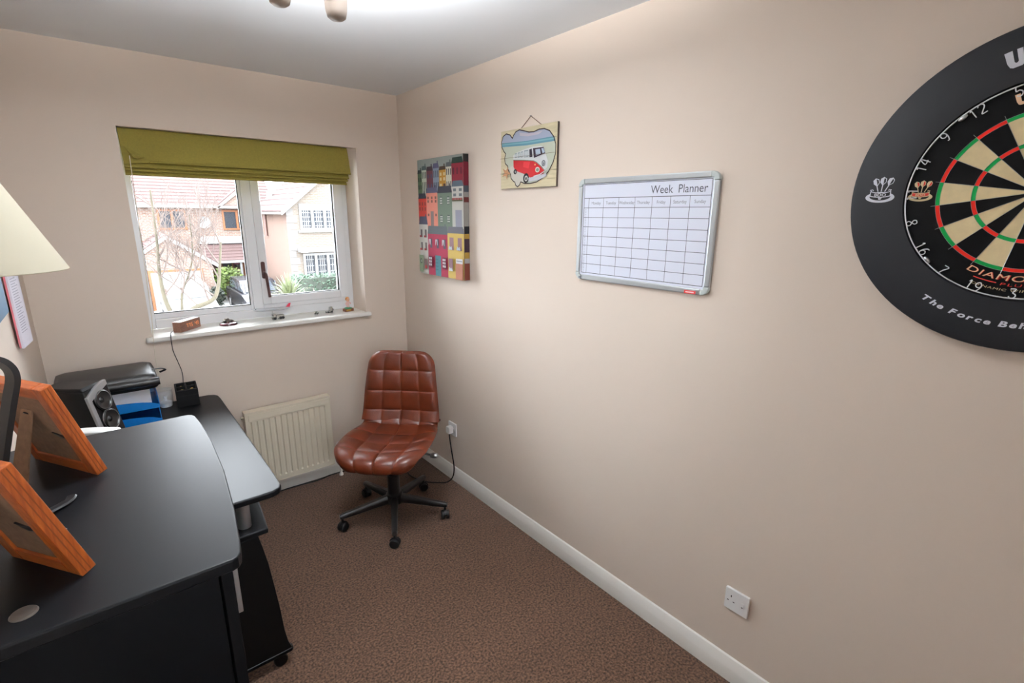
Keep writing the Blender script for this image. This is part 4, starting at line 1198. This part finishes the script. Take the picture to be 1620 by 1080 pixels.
SILV = mat('polished_pewter', (196, 198, 196), .25, .85)
t = thing('model_lorry', 'silver model lorry with open bed beneath the toy airliner', 'model vehicle', (-.808, .085, SZ), 10)
MB().box((-.032, -.012, .009), (.034, .012, .014)).build('chassis', SILV, t, smooth=0, bevel=.001)
MB().box((-.030, -.012, .014), (-.014, .012, .036)).build('cab', SILV, t, smooth=0, bevel=.002)
MB().box((-.0305, -.010, .024), (-.0295, .010, .032)).build('windscreen', mat('dark_glass', (60, 62, 66), .2), t, smooth=0)
sb = MB(); sb.box((-.012, -.0125, .014), (.034, -.011, .026)); sb.box((-.012, .011, .014), (.034, .0125, .026)); sb.box((.0325, -.0125, .014), (.034, .0125, .026)); sb.build('bed_sides', SILV, t, smooth=0)
for x in (-.022, .012, .026):
    for y in (-.013, .013): MB().lathe([(.002, -.003), (.008, -.003), (.0085, 0), (.008, .003), (.002, .003)], (x, y, .0085), 14, 'y').build('wheel', mat('dark_tyre', (40, 40, 42), .5), t)

pn = thing('toy_airliner', 'white toy airliner with red tail on a clear stand', 'model aircraft', (-.82, .148, SZ), 14)
MB().lathe([(.012, 0), (.012, .002), (.002, .004), (.002, .046)], (0, 0, 0), 16).build('stand', CLEAR, pn)
def fus(x): return .0
fz = .052
fu = MB(); fu.tube([(-.115, 0, fz + .012), (-.108, 0, fz + .011), (-.09, 0, fz + .009), (.0, 0, fz), (.06, 0, fz - .004), (.10, 0, fz - .004), (.118, 0, fz - .001)], [.002, .007, .010, .0105, .010, .006, .002], 14)
WP = mat('model_white', (206, 210, 214), .25)
fu.build('fuselage', WP, pn)
for sy in (-1, 1):
    MB().loft([[(-.03, 0, fz - .002), (.018, 0, fz - .004), (.018, 0, fz - .001), (-.03, 0, fz + .001)], [(.035, sy * .055, fz + .002), (.052, sy * .055, fz + .002), (.052, sy * .055, fz + .003), (.035, sy * .055, fz + .003)]]).build('wing', WP, pn, smooth=0)
    MB().loft([[(.092, 0, fz - .001), (.114, 0, fz - .001), (.114, 0, fz + .001), (.092, 0, fz + .001)], [(.112, sy * .028, fz + .003), (.122, sy * .028, fz + .003), (.122, sy * .028, fz + .004), (.112, sy * .028, fz + .004)]]).build('tailplane', WP, pn, smooth=0)
MB().prism([(.085, fz), (.114, fz), (.122, fz + .024), (.110, fz + .024)], -.0012, .0012, 'y').build('tail_fin', mat('red_tail', (206, 58, 84), .3), pn, smooth=0)
MB().box((-.106, -.0078, fz + .013), (-.099, .0078, fz + .016)).build('cockpit_glass', mat('dark_glass', (60, 62, 66), .2), pn, smooth=0)

t = thing('model_car', 'small silver model saloon car between the lorry and the jeep', 'model vehicle', (-.572, .102, SZ), 60)
little_car(t, .62, 0, mat('antique_silver', (150, 154, 146), .3, .8))
t = thing('model_jeep', 'silver model vintage car with tall rear hood near the figurine', 'model vehicle', (-.492, .10, SZ), 20)
little_car(t, .78, 0, SILV, roof=False)
MB().loft([[(x, y, z) for (y, z) in ((-.009, .014), (.009, .014), (.0085, h), (-.0085, h))] for (x, h) in ((.002, .018), (.006, .036), (.020, .038), (.023, .018))]).build('hood', SILV, t, smooth=30)
MB().lathe([(.002, -.002), (.008, -.002), (.008, .002), (.002, .002)], (.027, 0, .018), 14, 'x').build('spare_wheel', mat('dark_tyre', (40, 40, 42), .5), t)

fg = thing('boy_figurine', 'small painted figurine of a red-haired child on a wooden plinth', 'figurine', (-.372, .085, SZ), 12)
MB().box((-.030, -.018, 0), (.030, .018, .018)).build('plinth', mat('plinth_brown', (134, 84, 62), .45), fg, smooth=0, bevel=.001)
MB().box((-.026, -.0186, .003), (.010, -.0178, .015)).build('name_plate', mat('gold_plate', (196, 158, 84), .35, .4), fg, smooth=0)
MB().lathe([(.026, .018), (.024, .022), (.012, .026), (.0, .027)], (0, 0, 0), 20).build('grass_mound', mat('mound_green', (58, 140, 100), .5), fg)
fb = MB(); fb.lathe([(.006, .024), (.009, .032), (.0095, .044), (.012, .052), (.008, .062), (.004, .066)], (0, 0, 0), 16)
fb.tube([(-.010, 0, .058), (-.018, -.004, .050), (-.016, -.010, .042)], [.004, .0035, .003], 8); fb.tube([(.010, 0, .058), (.018, -.004, .052), (.014, -.010, .046)], [.004, .0035, .003], 8)
fb.build('clothed_body', mat('figure_pink', (226, 186, 182), .5), fg)
fh = MB(); fh.ball((0, -.001, .076), .0125, 16, 12, (.95, 1, 1.1)); fh.ball((0, -.0138, .0755), .002, 8, 6)
fh.build('head', mat('figure_skin', (226, 176, 146), .5), fg)
hr = MB(); hr.ball((0, .0025, .0795), .0135, 16, 10, (1, .95, 1.0)); hr.build('hair', mat('figure_hair', (196, 128, 58), .6), fg)
for sx in (-1, 1): MB().ball((sx * .0045, -.0128, .078), .0014, 8, 6).build('eye', BLACKP, fg)
MB().ball((0, -.012, .0705), .002, 8, 6, (1.3, .5, .5)).build('mouth', mat('figure_mouth', (190, 80, 80), .5), fg)

# ------------------------------------------------------------------ hung on the left wall (front view: local X = +y)
cal = thing('wall_calendar', 'blue covered calendar hanging on the wall behind the lamp', 'calendar', (XL, -.945, 1.50), 90)
MB().box((-.19, -.010, -.148), (.19, -.003, .148)).build('pages', mat('page_edge', (232, 230, 226), .8), cal, smooth=0)
MB().box((-.192, -.0118, -.145), (.192, -.010, .149)).build('cover', mat('calendar_blue', (10, 84, 122), .5, noise=(7, .12)), cal, smooth=0)
cov = MB(); cov.tube([(-.03, -.006, .148), (0, -.004, .178), (.03, -.006, .148)], .0012, 6); cov.build('hanging_loop', STR, cal)
MB().lathe([(.0025, -.012), (.0025, 0)], (0, 0, .178), 8, 'y').build('nail', SILVER, cal)
pa = thing('paper_pad', 'pink-backed pad of printed sheets hanging on the wall', 'paper pad', (XL, -.60, 1.34), 84)
MB().box((-.07, -.020, -.128), (.07, -.015, .128)).build('backing', mat('pad_pink', (214, 118, 130), .7), pa, smooth=0)
MB().box((-.069, -.026, -.131), (.072, -.020, .128)).build('sheets', mat('pad_sheets', (222, 218, 230), .8), pa, smooth=0)
pp = MB()
for k in range(22): pp.rect(-.05, .11 - k * .009, -.05 + .085 * (.6 + .4 * abs(sin(k * 1.7))), .1125 - k * .009, -.0263)
pp.build('text_lines', flat((150, 148, 166)), pa, smooth=0, recalc=False)
MB().lathe([(.0025, -.03), (.0025, 0.004)], (0, 0, .112), 8, 'y').build('nail', SILVER, pa)

# ------------------------------------------------------------------ ceiling light (five uplighter cups)
cl = thing('ceiling_light', 'three-armed ceiling light with taupe upturned metal cups', 'ceiling light', (-1.093, -1.70, H))
TAU = mat('taupe_metal', (150, 138, 128), .4, .2)
MB().lathe([(.05, 0), (.05, -.012), (.03, -.022), (.012, -.03), (.009, -.13), (.014, -.14), (.012, -.165), (.0, -.17)], (0, 0, 0), 28).build('centre_stem', TAU, cl)
for k in range(3):
    a = R(30 + 120 * k); d = Vector((cos(a), sin(a), 0))
    c = d * .081
    arm = MB().tube(bez([(d.x * .008, d.y * .008, -.152), tuple(d * .02 + Vector((0, 0, -.165))), tuple(d * .035 + Vector((0, 0, -.16))), tuple(c - d * .030 + Vector((0, 0, -.155)))], 6), .005, 8).build('arm', TAU, cl)
    cup = MB().lathe([(.0, -.232), (.016, -.230), (.023, -.225), (.0265, -.212), (.034, -.13), (.0325, -.13), (.0245, -.212), (.019, -.218), (.0, -.22)], (c.x, c.y, 0), 28, caps=False).build('cup', TAU, arm, smooth=40)
    MB().ball((c.x, c.y, -.175), .012, 14, 10, (1, 1, 1.5)).build('bulb', mat('fill_bulb', (255, 244, 226), .4, emit=((255, 240, 220), 6.0)), cup)  # unseen glowing bulb, added with the fill light
    ld = bpy.data.lights.new('cup_fill_light', 'POINT'); ld.energy = FILL_POWER; ld.shadow_soft_size = .012; ld.color = (.97, .985, 1.0)  # fill light added inside the cups, bounced off the ceiling to brighten the room
    lo_ = bpy.data.objects.new('cup_fill_light', ld); col.objects.link(lo_)
    lo_.location = (-1.093 + c.x, -1.70 + c.y, H - .1405)

# ------------------------------------------------------------------ outside: street seen through the window
GZ = -2.75
struct(MB().box((-60, -70, GZ - .2), (60, 70, GZ)).build('ground', mat('pale_paving', (150, 149, 147), .9, noise=(.8, .08)), smooth=0), 'pale paved drives and road outside the window', 'ground')
BR_A = brick_mat('buff_brick', (82, 55, 44), (96, 71, 58), (102, 94, 88), 1.0)
BR_B = brick_mat('cream_brick', (72, 61, 50), (80, 70, 58), (86, 81, 76), 1.0)
BR_S = brick_mat('shaded_red_brick', (66, 36, 27), (74, 43, 33), (84, 66, 57), 1.0, (90, 0, 90))  # gable house side wall: same brick, its shade put into the colour
TILE = mat('pink_tile', (60, 42, 40), .85, noise=(2, .06))
TIMB = mat('stained_timber', (96, 52, 14), .6)
EXW = mat('exterior_white', (104, 104, 103), .5)
DPANE = mat('far_pane', (26, 30, 36), .45, spec=.2)

def tile_roof(name, parent, x0, x1, y0, z0, y1, z1, n, shift=0):
    """courses of tiles rising from eave (y0,z0) to ridge (y1,z1), each lapping the one below"""
    mb = MB()
    for k in range(n):
        a, c = k / n, (k + 1) / n
        ya, za, yb, zb = y0 + (y1 - y0) * a, z0 + (z1 - z0) * a, y0 + (y1 - y0) * c, z0 + (z1 - z0) * c
        mb.add([(x0, ya, za + .055), (x1, ya, za + .055), (x1, yb, zb + .02), (x0, yb, zb + .02), (x0, ya, za), (x1, ya, za), (x1, yb, zb), (x0, yb, zb)],
               [(0, 1, 2, 3), (0, 4, 5, 1), (4, 7, 6, 5), (0, 3, 7, 4), (1, 5, 6, 2)])
    return mb.build(name, TILE, parent, smooth=0)

def far_window(parent, x0, z0, x1, z1, y, frame, fw_, cols, lattice=0, name='window'):
    o = ring(MB(), x0, z0, x1, z1, fw_, fw_, fw_, fw_, y - .05, y + .02)
    for k in range(1, cols):
        xm = x0 + (x1 - x0) * k / cols; o.box((xm - fw_ * .6, y - .05, z0 + fw_), (xm + fw_ * .6, y + .02, z1 - fw_))
    w_ = o.build(name, frame, parent, smooth=0)
    for k in range(cols):
        a = x0 + (x1 - x0) * k / cols + fw_; c = x0 + (x1 - x0) * (k + 1) / cols - fw_
        MB().box((a - fw_ * .3, y - .01, z0 + fw_), (c + fw_ * .3, y, z1 - fw_)).build('pane', DPANE, w_, smooth=0)
        if lattice:
            l_ = MB()
            for q in range(1, 4): l_.box((a + (c - a) * q / 4 - .012, y - .022, z0 + fw_), (a + (c - a) * q / 4 + .012, y - .011, z1 - fw_))
            for q in range(1, lattice): l_.box((a, y - .022, z0 + (z1 - z0) * q / lattice - .012), (c, y - .011, z0 + (z1 - z0) * q / lattice + .012))
            l_.build('lattice', EXW, w_, smooth=0)
    return w_

# --- house across the street with porch
ha = thing('brick_house', 'buff brick house with tiled porch, stained timber windows and gabled garage', 'house', (0, 28, GZ))
def L(z): return z - GZ
MB().box((-6, 0, 0), (6.4, 7, L(2.02))).build('wall', BR_A, ha, smooth=0)
tile_roof('roof', ha, -6.2, 6.6, -.35, L(2.0), 3.8, L(5.6), 22)
MB().box((-6.2, -.42, L(1.93)), (6.6, -.30, L(2.06))).build('gutter', EXW, ha, smooth=0)
# gablet over the second window
MB().prism([(3.85, L(1.96)), (5.55, L(1.96)), (4.70, L(2.68))], -.30, 2.2, 'y').build('gable_wall', BR_A, ha, smooth=0)
for sx in (-1, 1):
    x_e = 4.70 + sx * .98
    pts_ = [(4.70, L(2.66)), (4.70, L(2.86)), (x_e, L(2.03)), (x_e, L(1.88))]
    MB().prism(pts_, -.42, -.30, 'y').build('bargeboard', EXW, ha, smooth=0)
    MB().prism([(4.70, L(2.86)), (4.70, L(2.93)), (x_e, L(2.10)), (x_e, L(2.03))], -.40, 2.4, 'y').build('gable_roof', TILE, ha, smooth=0)
far_window(ha, 1.08, L(.84), 2.30, L(1.84), -.02, TIMB, .09, 2)
far_window(ha, 3.95, L(.80), 5.35, L(1.84), -.02, TIMB, .09, 2)
dsh = MB(); dsh.lathe([(.0, -.02), (.18, -.06), (.30, -.15), (.30, -.17), (.18, -.08), (.0, -.04)], (3.05, -.14, L(1.2)), 24, 'y', caps=False); dsh.tube([(3.05, 0, L(1.0)), (3.05, -.16, L(1.15))], .025, 6); dsh.tube([(3.05, -.18, L(1.05)), (3.08, -.5, L(1.12))], .018, 6)
dsh.build('satellite_dish', EXW, ha)
tile_roof('porch_roof', ha, 2.7, 6.5, -1.7, L(-.72), 0, L(.10), 6)
MB().box((2.7, -.25, L(.10)), (6.5, 0, L(.46))).build('flashing', EXW, ha, smooth=0)
MB().box((2.7, -1.80, L(-.82)), (6.5, -1.68, L(-.70))).build('porch_gutter', EXW, ha, smooth=0)
MB().box((2.75, -.3, 0), (6.4, -.02, L(-.75))).build('porch_wall', BR_S, ha, smooth=0)
far_window(ha, 3.55, L(-2.0), 4.12, L(-.85), -.32, TIMB, .06, 1)
dd = MB().box((4.55, -.36, 0), (5.5, -.30, L(-.85))).build('front_door', TIMB, ha, smooth=0)
MB().box((4.75, -.375, L(-1.6)), (5.3, -.36, L(-1.0))).build('door_glass', DPANE, dd, smooth=0)
MB().box((4.2, -1.72, 0), (4.3, -1.62, L(-.75))).build('porch_post', EXW, ha, smooth=0)
def basket(z, label):
    t_ = thing('hanging_basket', label, 'hanging basket', (4.32, 28 - .45, z), 0, 'hanging baskets on the porch wall')
    MB().lathe([(.0, -.2), (.10, -.17), (.16, -.06), (.17, 0)], (0, 0, 0), 14).build('bowl', mat('basket_grey', (47, 46, 45), .8), t_)
    mb = MB()
    for k in range(14): mb.ball((random.uniform(-.14, .14), random.uniform(-.12, .12), random.uniform(.02, .14)), .055, 6, 5)
    mb.build('flowers', mat('flower_pink', (104, 50, 68), .7), t_, kind='stuff')
basket(-1.02, 'grey hanging basket of pink flowers, upper of two by the timber door')
basket(-1.72, 'grey hanging basket of pink flowers, lower of two by the timber door')

# --- gabled garage in front of it
MB().prism([(-.75, 0), (2.72, 0), (2.72, L(-.62)), (1.0, L(.62)), (-.75, L(-.62))], -3, 0, 'y').build('garage_wall', BR_A, ha, smooth=0)
for sx in (-1, 1):
    xe = 1.0 + sx * 2.0
    MB().prism([(1.0, L(.50)), (1.0, L(.70)), (xe, L(-.72)), (xe, L(-.92))], -3.16, -3.02, 'y').build('garage_bargeboard', EXW, ha, smooth=0)
    mbr = MB()
    for k in range(8):
        a, c = k / 8, (k + 1) / 8
        xa, za, xb, zb = xe + (1.0 - xe) * a, L(-.72) + 1.42 * a, xe + (1.0 - xe) * c, L(-.72) + 1.42 * c
        mbr.add([(xa, -3.2, za + .06), (xa, -.02, za + .06), (xb, -.02, zb + .02), (xb, -3.2, zb + .02), (xa, -3.2, za), (xa, -.02, za), (xb, -.02, zb), (xb, -3.2, zb)], [(0, 1, 2, 3), (0, 4, 5, 1), (4, 7, 6, 5), (0, 3, 7, 4), (1, 5, 6, 2)])
    mbr.build('garage_roof', TILE, ha, smooth=0)
ring(MB(), .12, 0, 2.28, L(-.90), .10, .0, .10, .10, -3.06, -3.0).build('garage_door_frame', TIMB, ha, smooth=0)
gd = MB().box((.22, -3.04, 0), (2.18, -3.0, L(-1.0))).build('garage_door', EXW, ha, smooth=0)
for k in range(4): MB().box((.26, -3.05, .12 + k * .42), (2.14, -3.04, .46 + k * .42)).build('door_panel', EXW, gd, smooth=0, bevel=.01)

# --- second house, gable end to the street
hb = thing('gable_house', 'cream brick gable-ended house with white lattice windows', 'house', (0, 21, GZ))
gx0, gx1, ge, ga_ = 5.25, 11.45, 1.97, 4.55
MB().prism([(gx0 + .02, 0), (gx1, 0), (gx1, L(ge)), ((gx0 + gx1) / 2, L(ga_)), (gx0 + .02, L(ge))], 0, 4.9, 'y').build('wall', BR_B, hb, smooth=0)
MB().box((gx0, .02, 0), (gx0 + .02, 4.9, L(ge))).build('side_wall', BR_S, hb, smooth=0)
QU = mat('grey_quoin', (82, 79, 77), .9)
for k in range(15):
    wq = .42 if k % 2 else .28
    MB().box((gx0 - .02, -.02, .31 * k), (gx0 + wq, .0, .31 * k + .29)).build('quoin', QU, hb, smooth=0)
xm = (gx0 + gx1) / 2
for sx in (-1, 1):
    xe = gx0 - .28 if sx < 0 else gx1 + .28
    ze = L(ge - .20)
    mbr = MB(); n_ = 11
    for k in range(n_):
        a, c = k / n_, (k + 1) / n_
        xa, za, xb, zb = xe + (xm - xe) * a, ze + (L(ga_ + .12) - ze) * a, xe + (xm - xe) * c, ze + (L(ga_ + .12) - ze) * c
        mbr.add([(xa, -.25, za + .07), (xa, 4.9, za + .07), (xb, 4.9, zb + .03), (xb, -.25, zb + .03), (xa, -.25, za), (xa, 4.9, za), (xb, 4.9, zb), (xb, -.25, zb)], [(0, 1, 2, 3), (0, 4, 5, 1), (4, 7, 6, 5), (0, 3, 7, 4), (1, 5, 6, 2)])
    mbr.build('roof', TILE, hb, smooth=0)
    MB().prism([(xm, L(ga_ + .14)), (xm, L(ga_ - .08)), (xe, ze - .16), (xe, ze + .06)], -.32, -.22, 'y').build('bargeboard', EXW, hb, smooth=0)
MB().box((gx0 - .36, -.2, L(ge) - .32), (gx0 - .26, 4.9, L(ge) - .22)).build('gutter', EXW, hb, smooth=0)
MB().cyl((gx0 - .07, 3.4, L(.6)), (gx0 - .07, 3.4, L(1.7)), .07, n=10).build('downpipe', mat('brown_pipe', (82, 57, 50), .5), hb)
MB().box((gx0 + .55, -.03, L(1.93)), (gx1 - 3, .0, L(2.13))).build('soldier_course', QU, hb, smooth=0)
far_window(hb, gx0 + .55, L(.95), gx0 + 2.25, L(1.93), -.02, EXW, .10, 3, 5)
MB().box((gx0 + .45, -.14, L(.86)), (gx0 + 2.4, 0, L(.93))).build('sill', EXW, hb, smooth=0)
far_window(hb, gx0 + .55, L(-1.25), gx0 + 2.25, L(-.10), -.02, EXW, .10, 3, 4)
MB().box((gx0 + .35, -.6, L(-.02)), (gx0 + 3.0, 0, L(.16))).build('bay_canopy', EXW, hb, smooth=0)
vn = MB(); vn.box((5.6, 4.0, L(2.25)), (5.8, 4.3, L(2.75))); vn.build('roof_vent', EXW, hb, smooth=0)

# --- planting
def leaves(n, box, size, seed, shape=None):
    rnd = random.Random(seed); mb = MB()
    for _ in range(n):
        for __ in range(40):
            p = Vector((rnd.uniform(-1, 1), rnd.uniform(-1, 1), rnd.uniform(-1, 1)))
            if shape == 'box' or .45 < p.length < 1: break
        c = Vector((p.x * box[0], p.y * box[1], p.z * box[2]))
        a = Vector((rnd.uniform(-1, 1), rnd.uniform(-1, 1), rnd.uniform(-.4, 1))).normalized(); b_ = a.orthogonal().normalized()
        s = size * rnd.uniform(.6, 1.3)
        mb.add([tuple(c), tuple(c + a * s * .5 + b_ * s * .28), tuple(c + a * s), tuple(c + a * s * .5 - b_ * s * .28)], [(0, 1, 2, 3)])
    return mb
GR1 = mat('leaf_lime', (64, 80, 24), .7, noise=(3, .3)); GR2 = mat('leaf_green', (35, 55, 38), .7, noise=(2, .3)); GR3 = mat('leaf_dark', (24, 32, 21), .7, noise=(2, .3))
bu = thing('round_bush', 'lime green leafy bush in front of the porch', 'bush', (3.45, 25.6, GZ))
leaves(900, (.72, .6, .75), .2, 1).build('foliage', GR1, bu, smooth=0, loc=(0, 0, 1.02), kind='stuff', recalc=False)
MB().cyl((0, 0, 0), (0, 0, .8), .06, n=8).build('stem', mat('bark_grey', (46, 41, 34), .9), bu)
db_ = thing('low_bush', 'dark green low bush below the lime bush', 'bush', (2.6, 24.2, GZ))
leaves(500, (.35, .35, .5), .16, 2).build('foliage', GR3, db_, smooth=0, loc=(0, 0, .52), kind='stuff', recalc=False)
MB().cyl((0, 0, 0), (0, 0, .4), .04, n=8).build('stem', MATS['bark_grey'], db_)
def hedge(label, x, y, w_, d_, h_, seed, mt):
    t_ = thing('hedge', label, 'hedge', (x, y, GZ))
    MB().box((-w_ / 2 + .15, -d_ / 2 + .1, 0), (w_ / 2 - .15, d_ / 2 - .1, h_ - .12)).build('core', GR3, t_, smooth=0)
    leaves(int(900 * w_ * h_), (w_ / 2, d_ / 2, h_ / 2), .13, seed, 'box').build('foliage', mt, t_, smooth=0, loc=(0, 0, h_ / 2), kind='stuff', recalc=False)
hedge('clipped green hedge below the lattice windows', 5.2, 17.6, 1.9, .8, 2.05, 3, GR2)
hedge('taller leafy green hedge at the end of the clipped hedge', 6.25, 16.6, .6, .7, 2.5, 4, mat('leaf_mid', (47, 64, 41), .7, noise=(2, .3)))
def spiky(label, x, y, h_, n, ln, seed, mt, up):
    t_ = thing('cordyline', label, 'plant', (x, y, GZ))
    MB().cyl((0, 0, 0), (0, 0, h_), .08, .06, n=10).build('trunk', MATS['bark_grey'], t_)
    rnd = random.Random(seed); mb = MB()
    for _ in range(n):
        a = rnd.uniform(0, 2 * pi); el = rnd.uniform(*up); d = Vector((cos(a) * cos(el), sin(a) * cos(el), sin(el))); s_ = Vector((-sin(a), cos(a), 0)) * .022
        l_ = ln * rnd.uniform(.7, 1.1); p0 = Vector((0, 0, h_)); p1 = p0 + d * l_ * .55; p2 = p0 + d * l_ + Vector((0, 0, -.35 * l_ * cos(el)))
        mb.add([tuple(p0 - s_), tuple(p0 + s_), tuple(p1 + s_), tuple(p1 - s_), tuple(p2)], [(0, 1, 2, 3), (3, 2, 4)])
    mb.build('sword_leaf', mt, t_, smooth=0, kind='stuff', recalc=False)
spiky('tall spiky cordyline with pale sword leaves by the brick side wall', 3.0, 13.6, 1.75, 130, 1.0, 5, mat('leaf_pale', (73, 80, 50), .6, noise=(2, .2)), (-.2, 1.5))
spiky('low spiky cordyline in front of the taller one', 2.5, 11.5, 1.2, 120, .75, 6, mat('leaf_yellow', (68, 77, 38), .6, noise=(2, .2)), (-.3, 1.3))
pg = thing('pampas_grass', 'cream feathery pampas grass before the hedge', 'plant', (4.35, 16.4, GZ))
mb = MB(); rnd = random.Random(9)
for k in range(9):
    a = rnd.uniform(-.5, .5); c = Vector((rnd.uniform(-.4, .5), rnd.uniform(-.2, .2), 0)); h_ = rnd.uniform(1.2, 1.75)
    mb.tube([c, c + Vector((a * .1, 0, h_ * .65)), c + Vector((a * .2, 0, h_ * .85)), c + Vector((a * .3, 0, h_))], [.012, .012, .045, .005], 6)
mb.build('plume', mat('plume_cream', (96, 89, 76), .9), pg, kind='stuff')
gw = MB().box((3.2, 15.3, GZ), (4.9, 15.5, GZ + .75)).build('garden_wall', EXW, smooth=0); struct(gw, 'low white rendered garden wall before the hedge', 'wall')

# --- parked vehicles
def car(label, x, y, rz, m_, van=False):
    t_ = thing('parked_van' if van else 'parked_car', label, 'van' if van else 'car', (x, y, GZ), rz)
    ln, wd = (4.6, 1.85) if van else (4.2, 1.72)
    low = [(-ln / 2, .35), (-ln / 2 + .1, .25), (ln / 2 - .1, .25), (ln / 2, .4), (ln / 2 - .05, .72), (ln / 2 - .9, .92), (-ln / 2 + .1, .98), (-ln / 2, .8)]
    MB().prism(low, -wd / 2, wd / 2, 'y').build('body', m_, t_, smooth=0, bevel=.05)
    up_ = [(-ln / 2 + .08, .96), (ln / 2 - 1.0, .92), (ln / 2 - 1.7, 1.46), (ln / 2 - 2.2, 1.50), (-ln / 2 + .6, 1.48)] if not van else [(-ln / 2 + .02, .96), (ln / 2 - 1.0, .92), (ln / 2 - 1.6, 1.75), (ln / 2 - 2.0, 1.85), (-ln / 2 + .05, 1.85)]
    MB().prism(up_, -wd / 2 + .12, wd / 2 - .12, 'y').build('cabin', m_, t_, smooth=0, bevel=.05)
    gl_ = mat('car_glass', (52, 56, 62), .08)
    for sy in (-1, 1):
        y_ = sy * (wd / 2 - .12)
        for (a, c) in (((-ln / 2 + .62), (-.25)), ((-.18), (ln / 2 - 1.25))):
            if van and a < -.5: continue
            MB().prism([(a, 1.0), (c, 1.0), (c - .25, 1.38), (a + .12, 1.38)], y_ - .012, y_ + .012, 'y').build('side_window', gl_, t_, smooth=0)
    for sx in ((1,) if van else (-1, 1)):
        xa, xb = (ln / 2 - 1.06, ln / 2 - 1.62) if sx > 0 else (-ln / 2 + .12, -ln / 2 + .52)
        zt = 1.40 if not van else 1.66
        MB().add([(xa + .03 * sx, -.62, 1.0), (xa + .03 * sx, .62, 1.0), (xb + .05 * sx, .55, zt), (xb + .05 * sx, -.55, zt)], [(0, 1, 2, 3)]).build('windscreen', gl_, t_, smooth=0)
    for sx in (-1, 1):
        for sy in (-1, 1):
            w_ = MB().lathe([(.1, -.1), (.28, -.1), (.31, -.06), (.31, .06), (.28, .1), (.1, .1)], (sx * (ln / 2 - .8), sy * (wd / 2 - .08), .31), 20, 'y').build('wheel', BLACKP, t_)
            MB().lathe([(.02, -.11), (.18, -.105), (.2, .105), (.02, .11)], (sx * (ln / 2 - .8), sy * (wd / 2 - .08), .31), 16, 'y').build('hub_cap', SILVER, w_)
car('white car parked before the garage door', 1.2, 22.3, -90, EXW)
car('dark grey car parked beside the bush', 3.98, 22.6, -90, mat('car_grey', (32, 32, 37), .25, .2))

# --- bare tree close to the window
tr = thing('bare_tree', 'leafless tree with mossy branches outside the window', 'tree', (-.35, 7.6, GZ))
rnd = random.Random(21)
BARK = mat('mossy_bark', (54, 49, 36), .9, noise=(6, .25)); TWIG = mat('pale_twig', (70, 60, 55), .9)
big, small = MB(), MB()
def limb(p, d, l_, r0, depth):
    n = 5; pts = [Vector(p)]; dd = Vector(d).normalized()
    for k in range(n):
        dd = (dd + Vector((rnd.uniform(-.22, .22), rnd.uniform(-.22, .22), rnd.uniform(-.08, .2)))).normalized()
        pts.append(pts[-1] + dd * l_ / n)
    rs = [r0 * (1 - .6 * k / n) for k in range(n + 1)]
    (big if depth < 2 else small).tube(pts, rs, 7 if depth < 2 else 4)
    if depth >= 4: return
    for k in range(2, n + 1):
        if depth == 0 and k < 3: continue
        for _ in range(1 if depth < 2 else rnd.choice((1, 1, 2))):
            side = Vector((rnd.uniform(-1, 1), rnd.uniform(-.8, .8), rnd.uniform(-.1, .9)))
            limb(pts[k], dd * .7 + side, l_ * rnd.uniform(.5, .75), max(rs[k] * .6, .0045), depth + 1)
main = [(-.25, 0, 0), (-.3, 0, 1.3), (-.28, 0, 2.3), (-.18, 0, 2.62)]
big.tube(bez(main, 5), [.15 - .004 * k for k in range(16)], 10)
# the thick mossy limb sweeping to the right, then the upright ones
l1 = bez([(-.22, 0, 2.55), (.02, -.05, 2.74), (.30, -.08, 2.86), (.42, -.05, 3.05), (.50, 0, 3.4), (.60, .1, 3.9)], 5)
big.tube(l1, [.055 - .0015 * k for k in range(len(l1))], 8)
l2_ = bez([(-.27, 0, 2.4), (-.40, .05, 2.9), (-.42, .1, 3.4), (-.38, .1, 4.0), (-.36, .1, 4.8)], 5)
big.tube(l2_, [.045 - .0016 * k for k in range(len(l2_))], 8)
l3 = bez([(-.2, 0, 2.5), (-.14, .05, 3.0), (.0, .1, 3.3), (.12, .1, 3.7), (.16, .1, 4.4)], 5)
big.tube(l3, [.026 - .0009 * k for k in range(len(l3))], 8)
for L_, idx in ((l1, (6, 9, 12, 15, 18, 21, 24)), (l2_, (6, 9, 12, 15, 18)), (l3, (5, 8, 11, 14, 17))):
    for k in idx:
        if k < len(L_):
            limb(L_[k], (rnd.uniform(-.8, .9), rnd.uniform(-.5, .5), rnd.uniform(.4, 1)), rnd.uniform(.7, 1.25), .017, 2)
big.build('trunk', BARK, tr, smooth=60); small.build('twigs', TWIG, tr, smooth=0, kind='stuff', recalc=False)
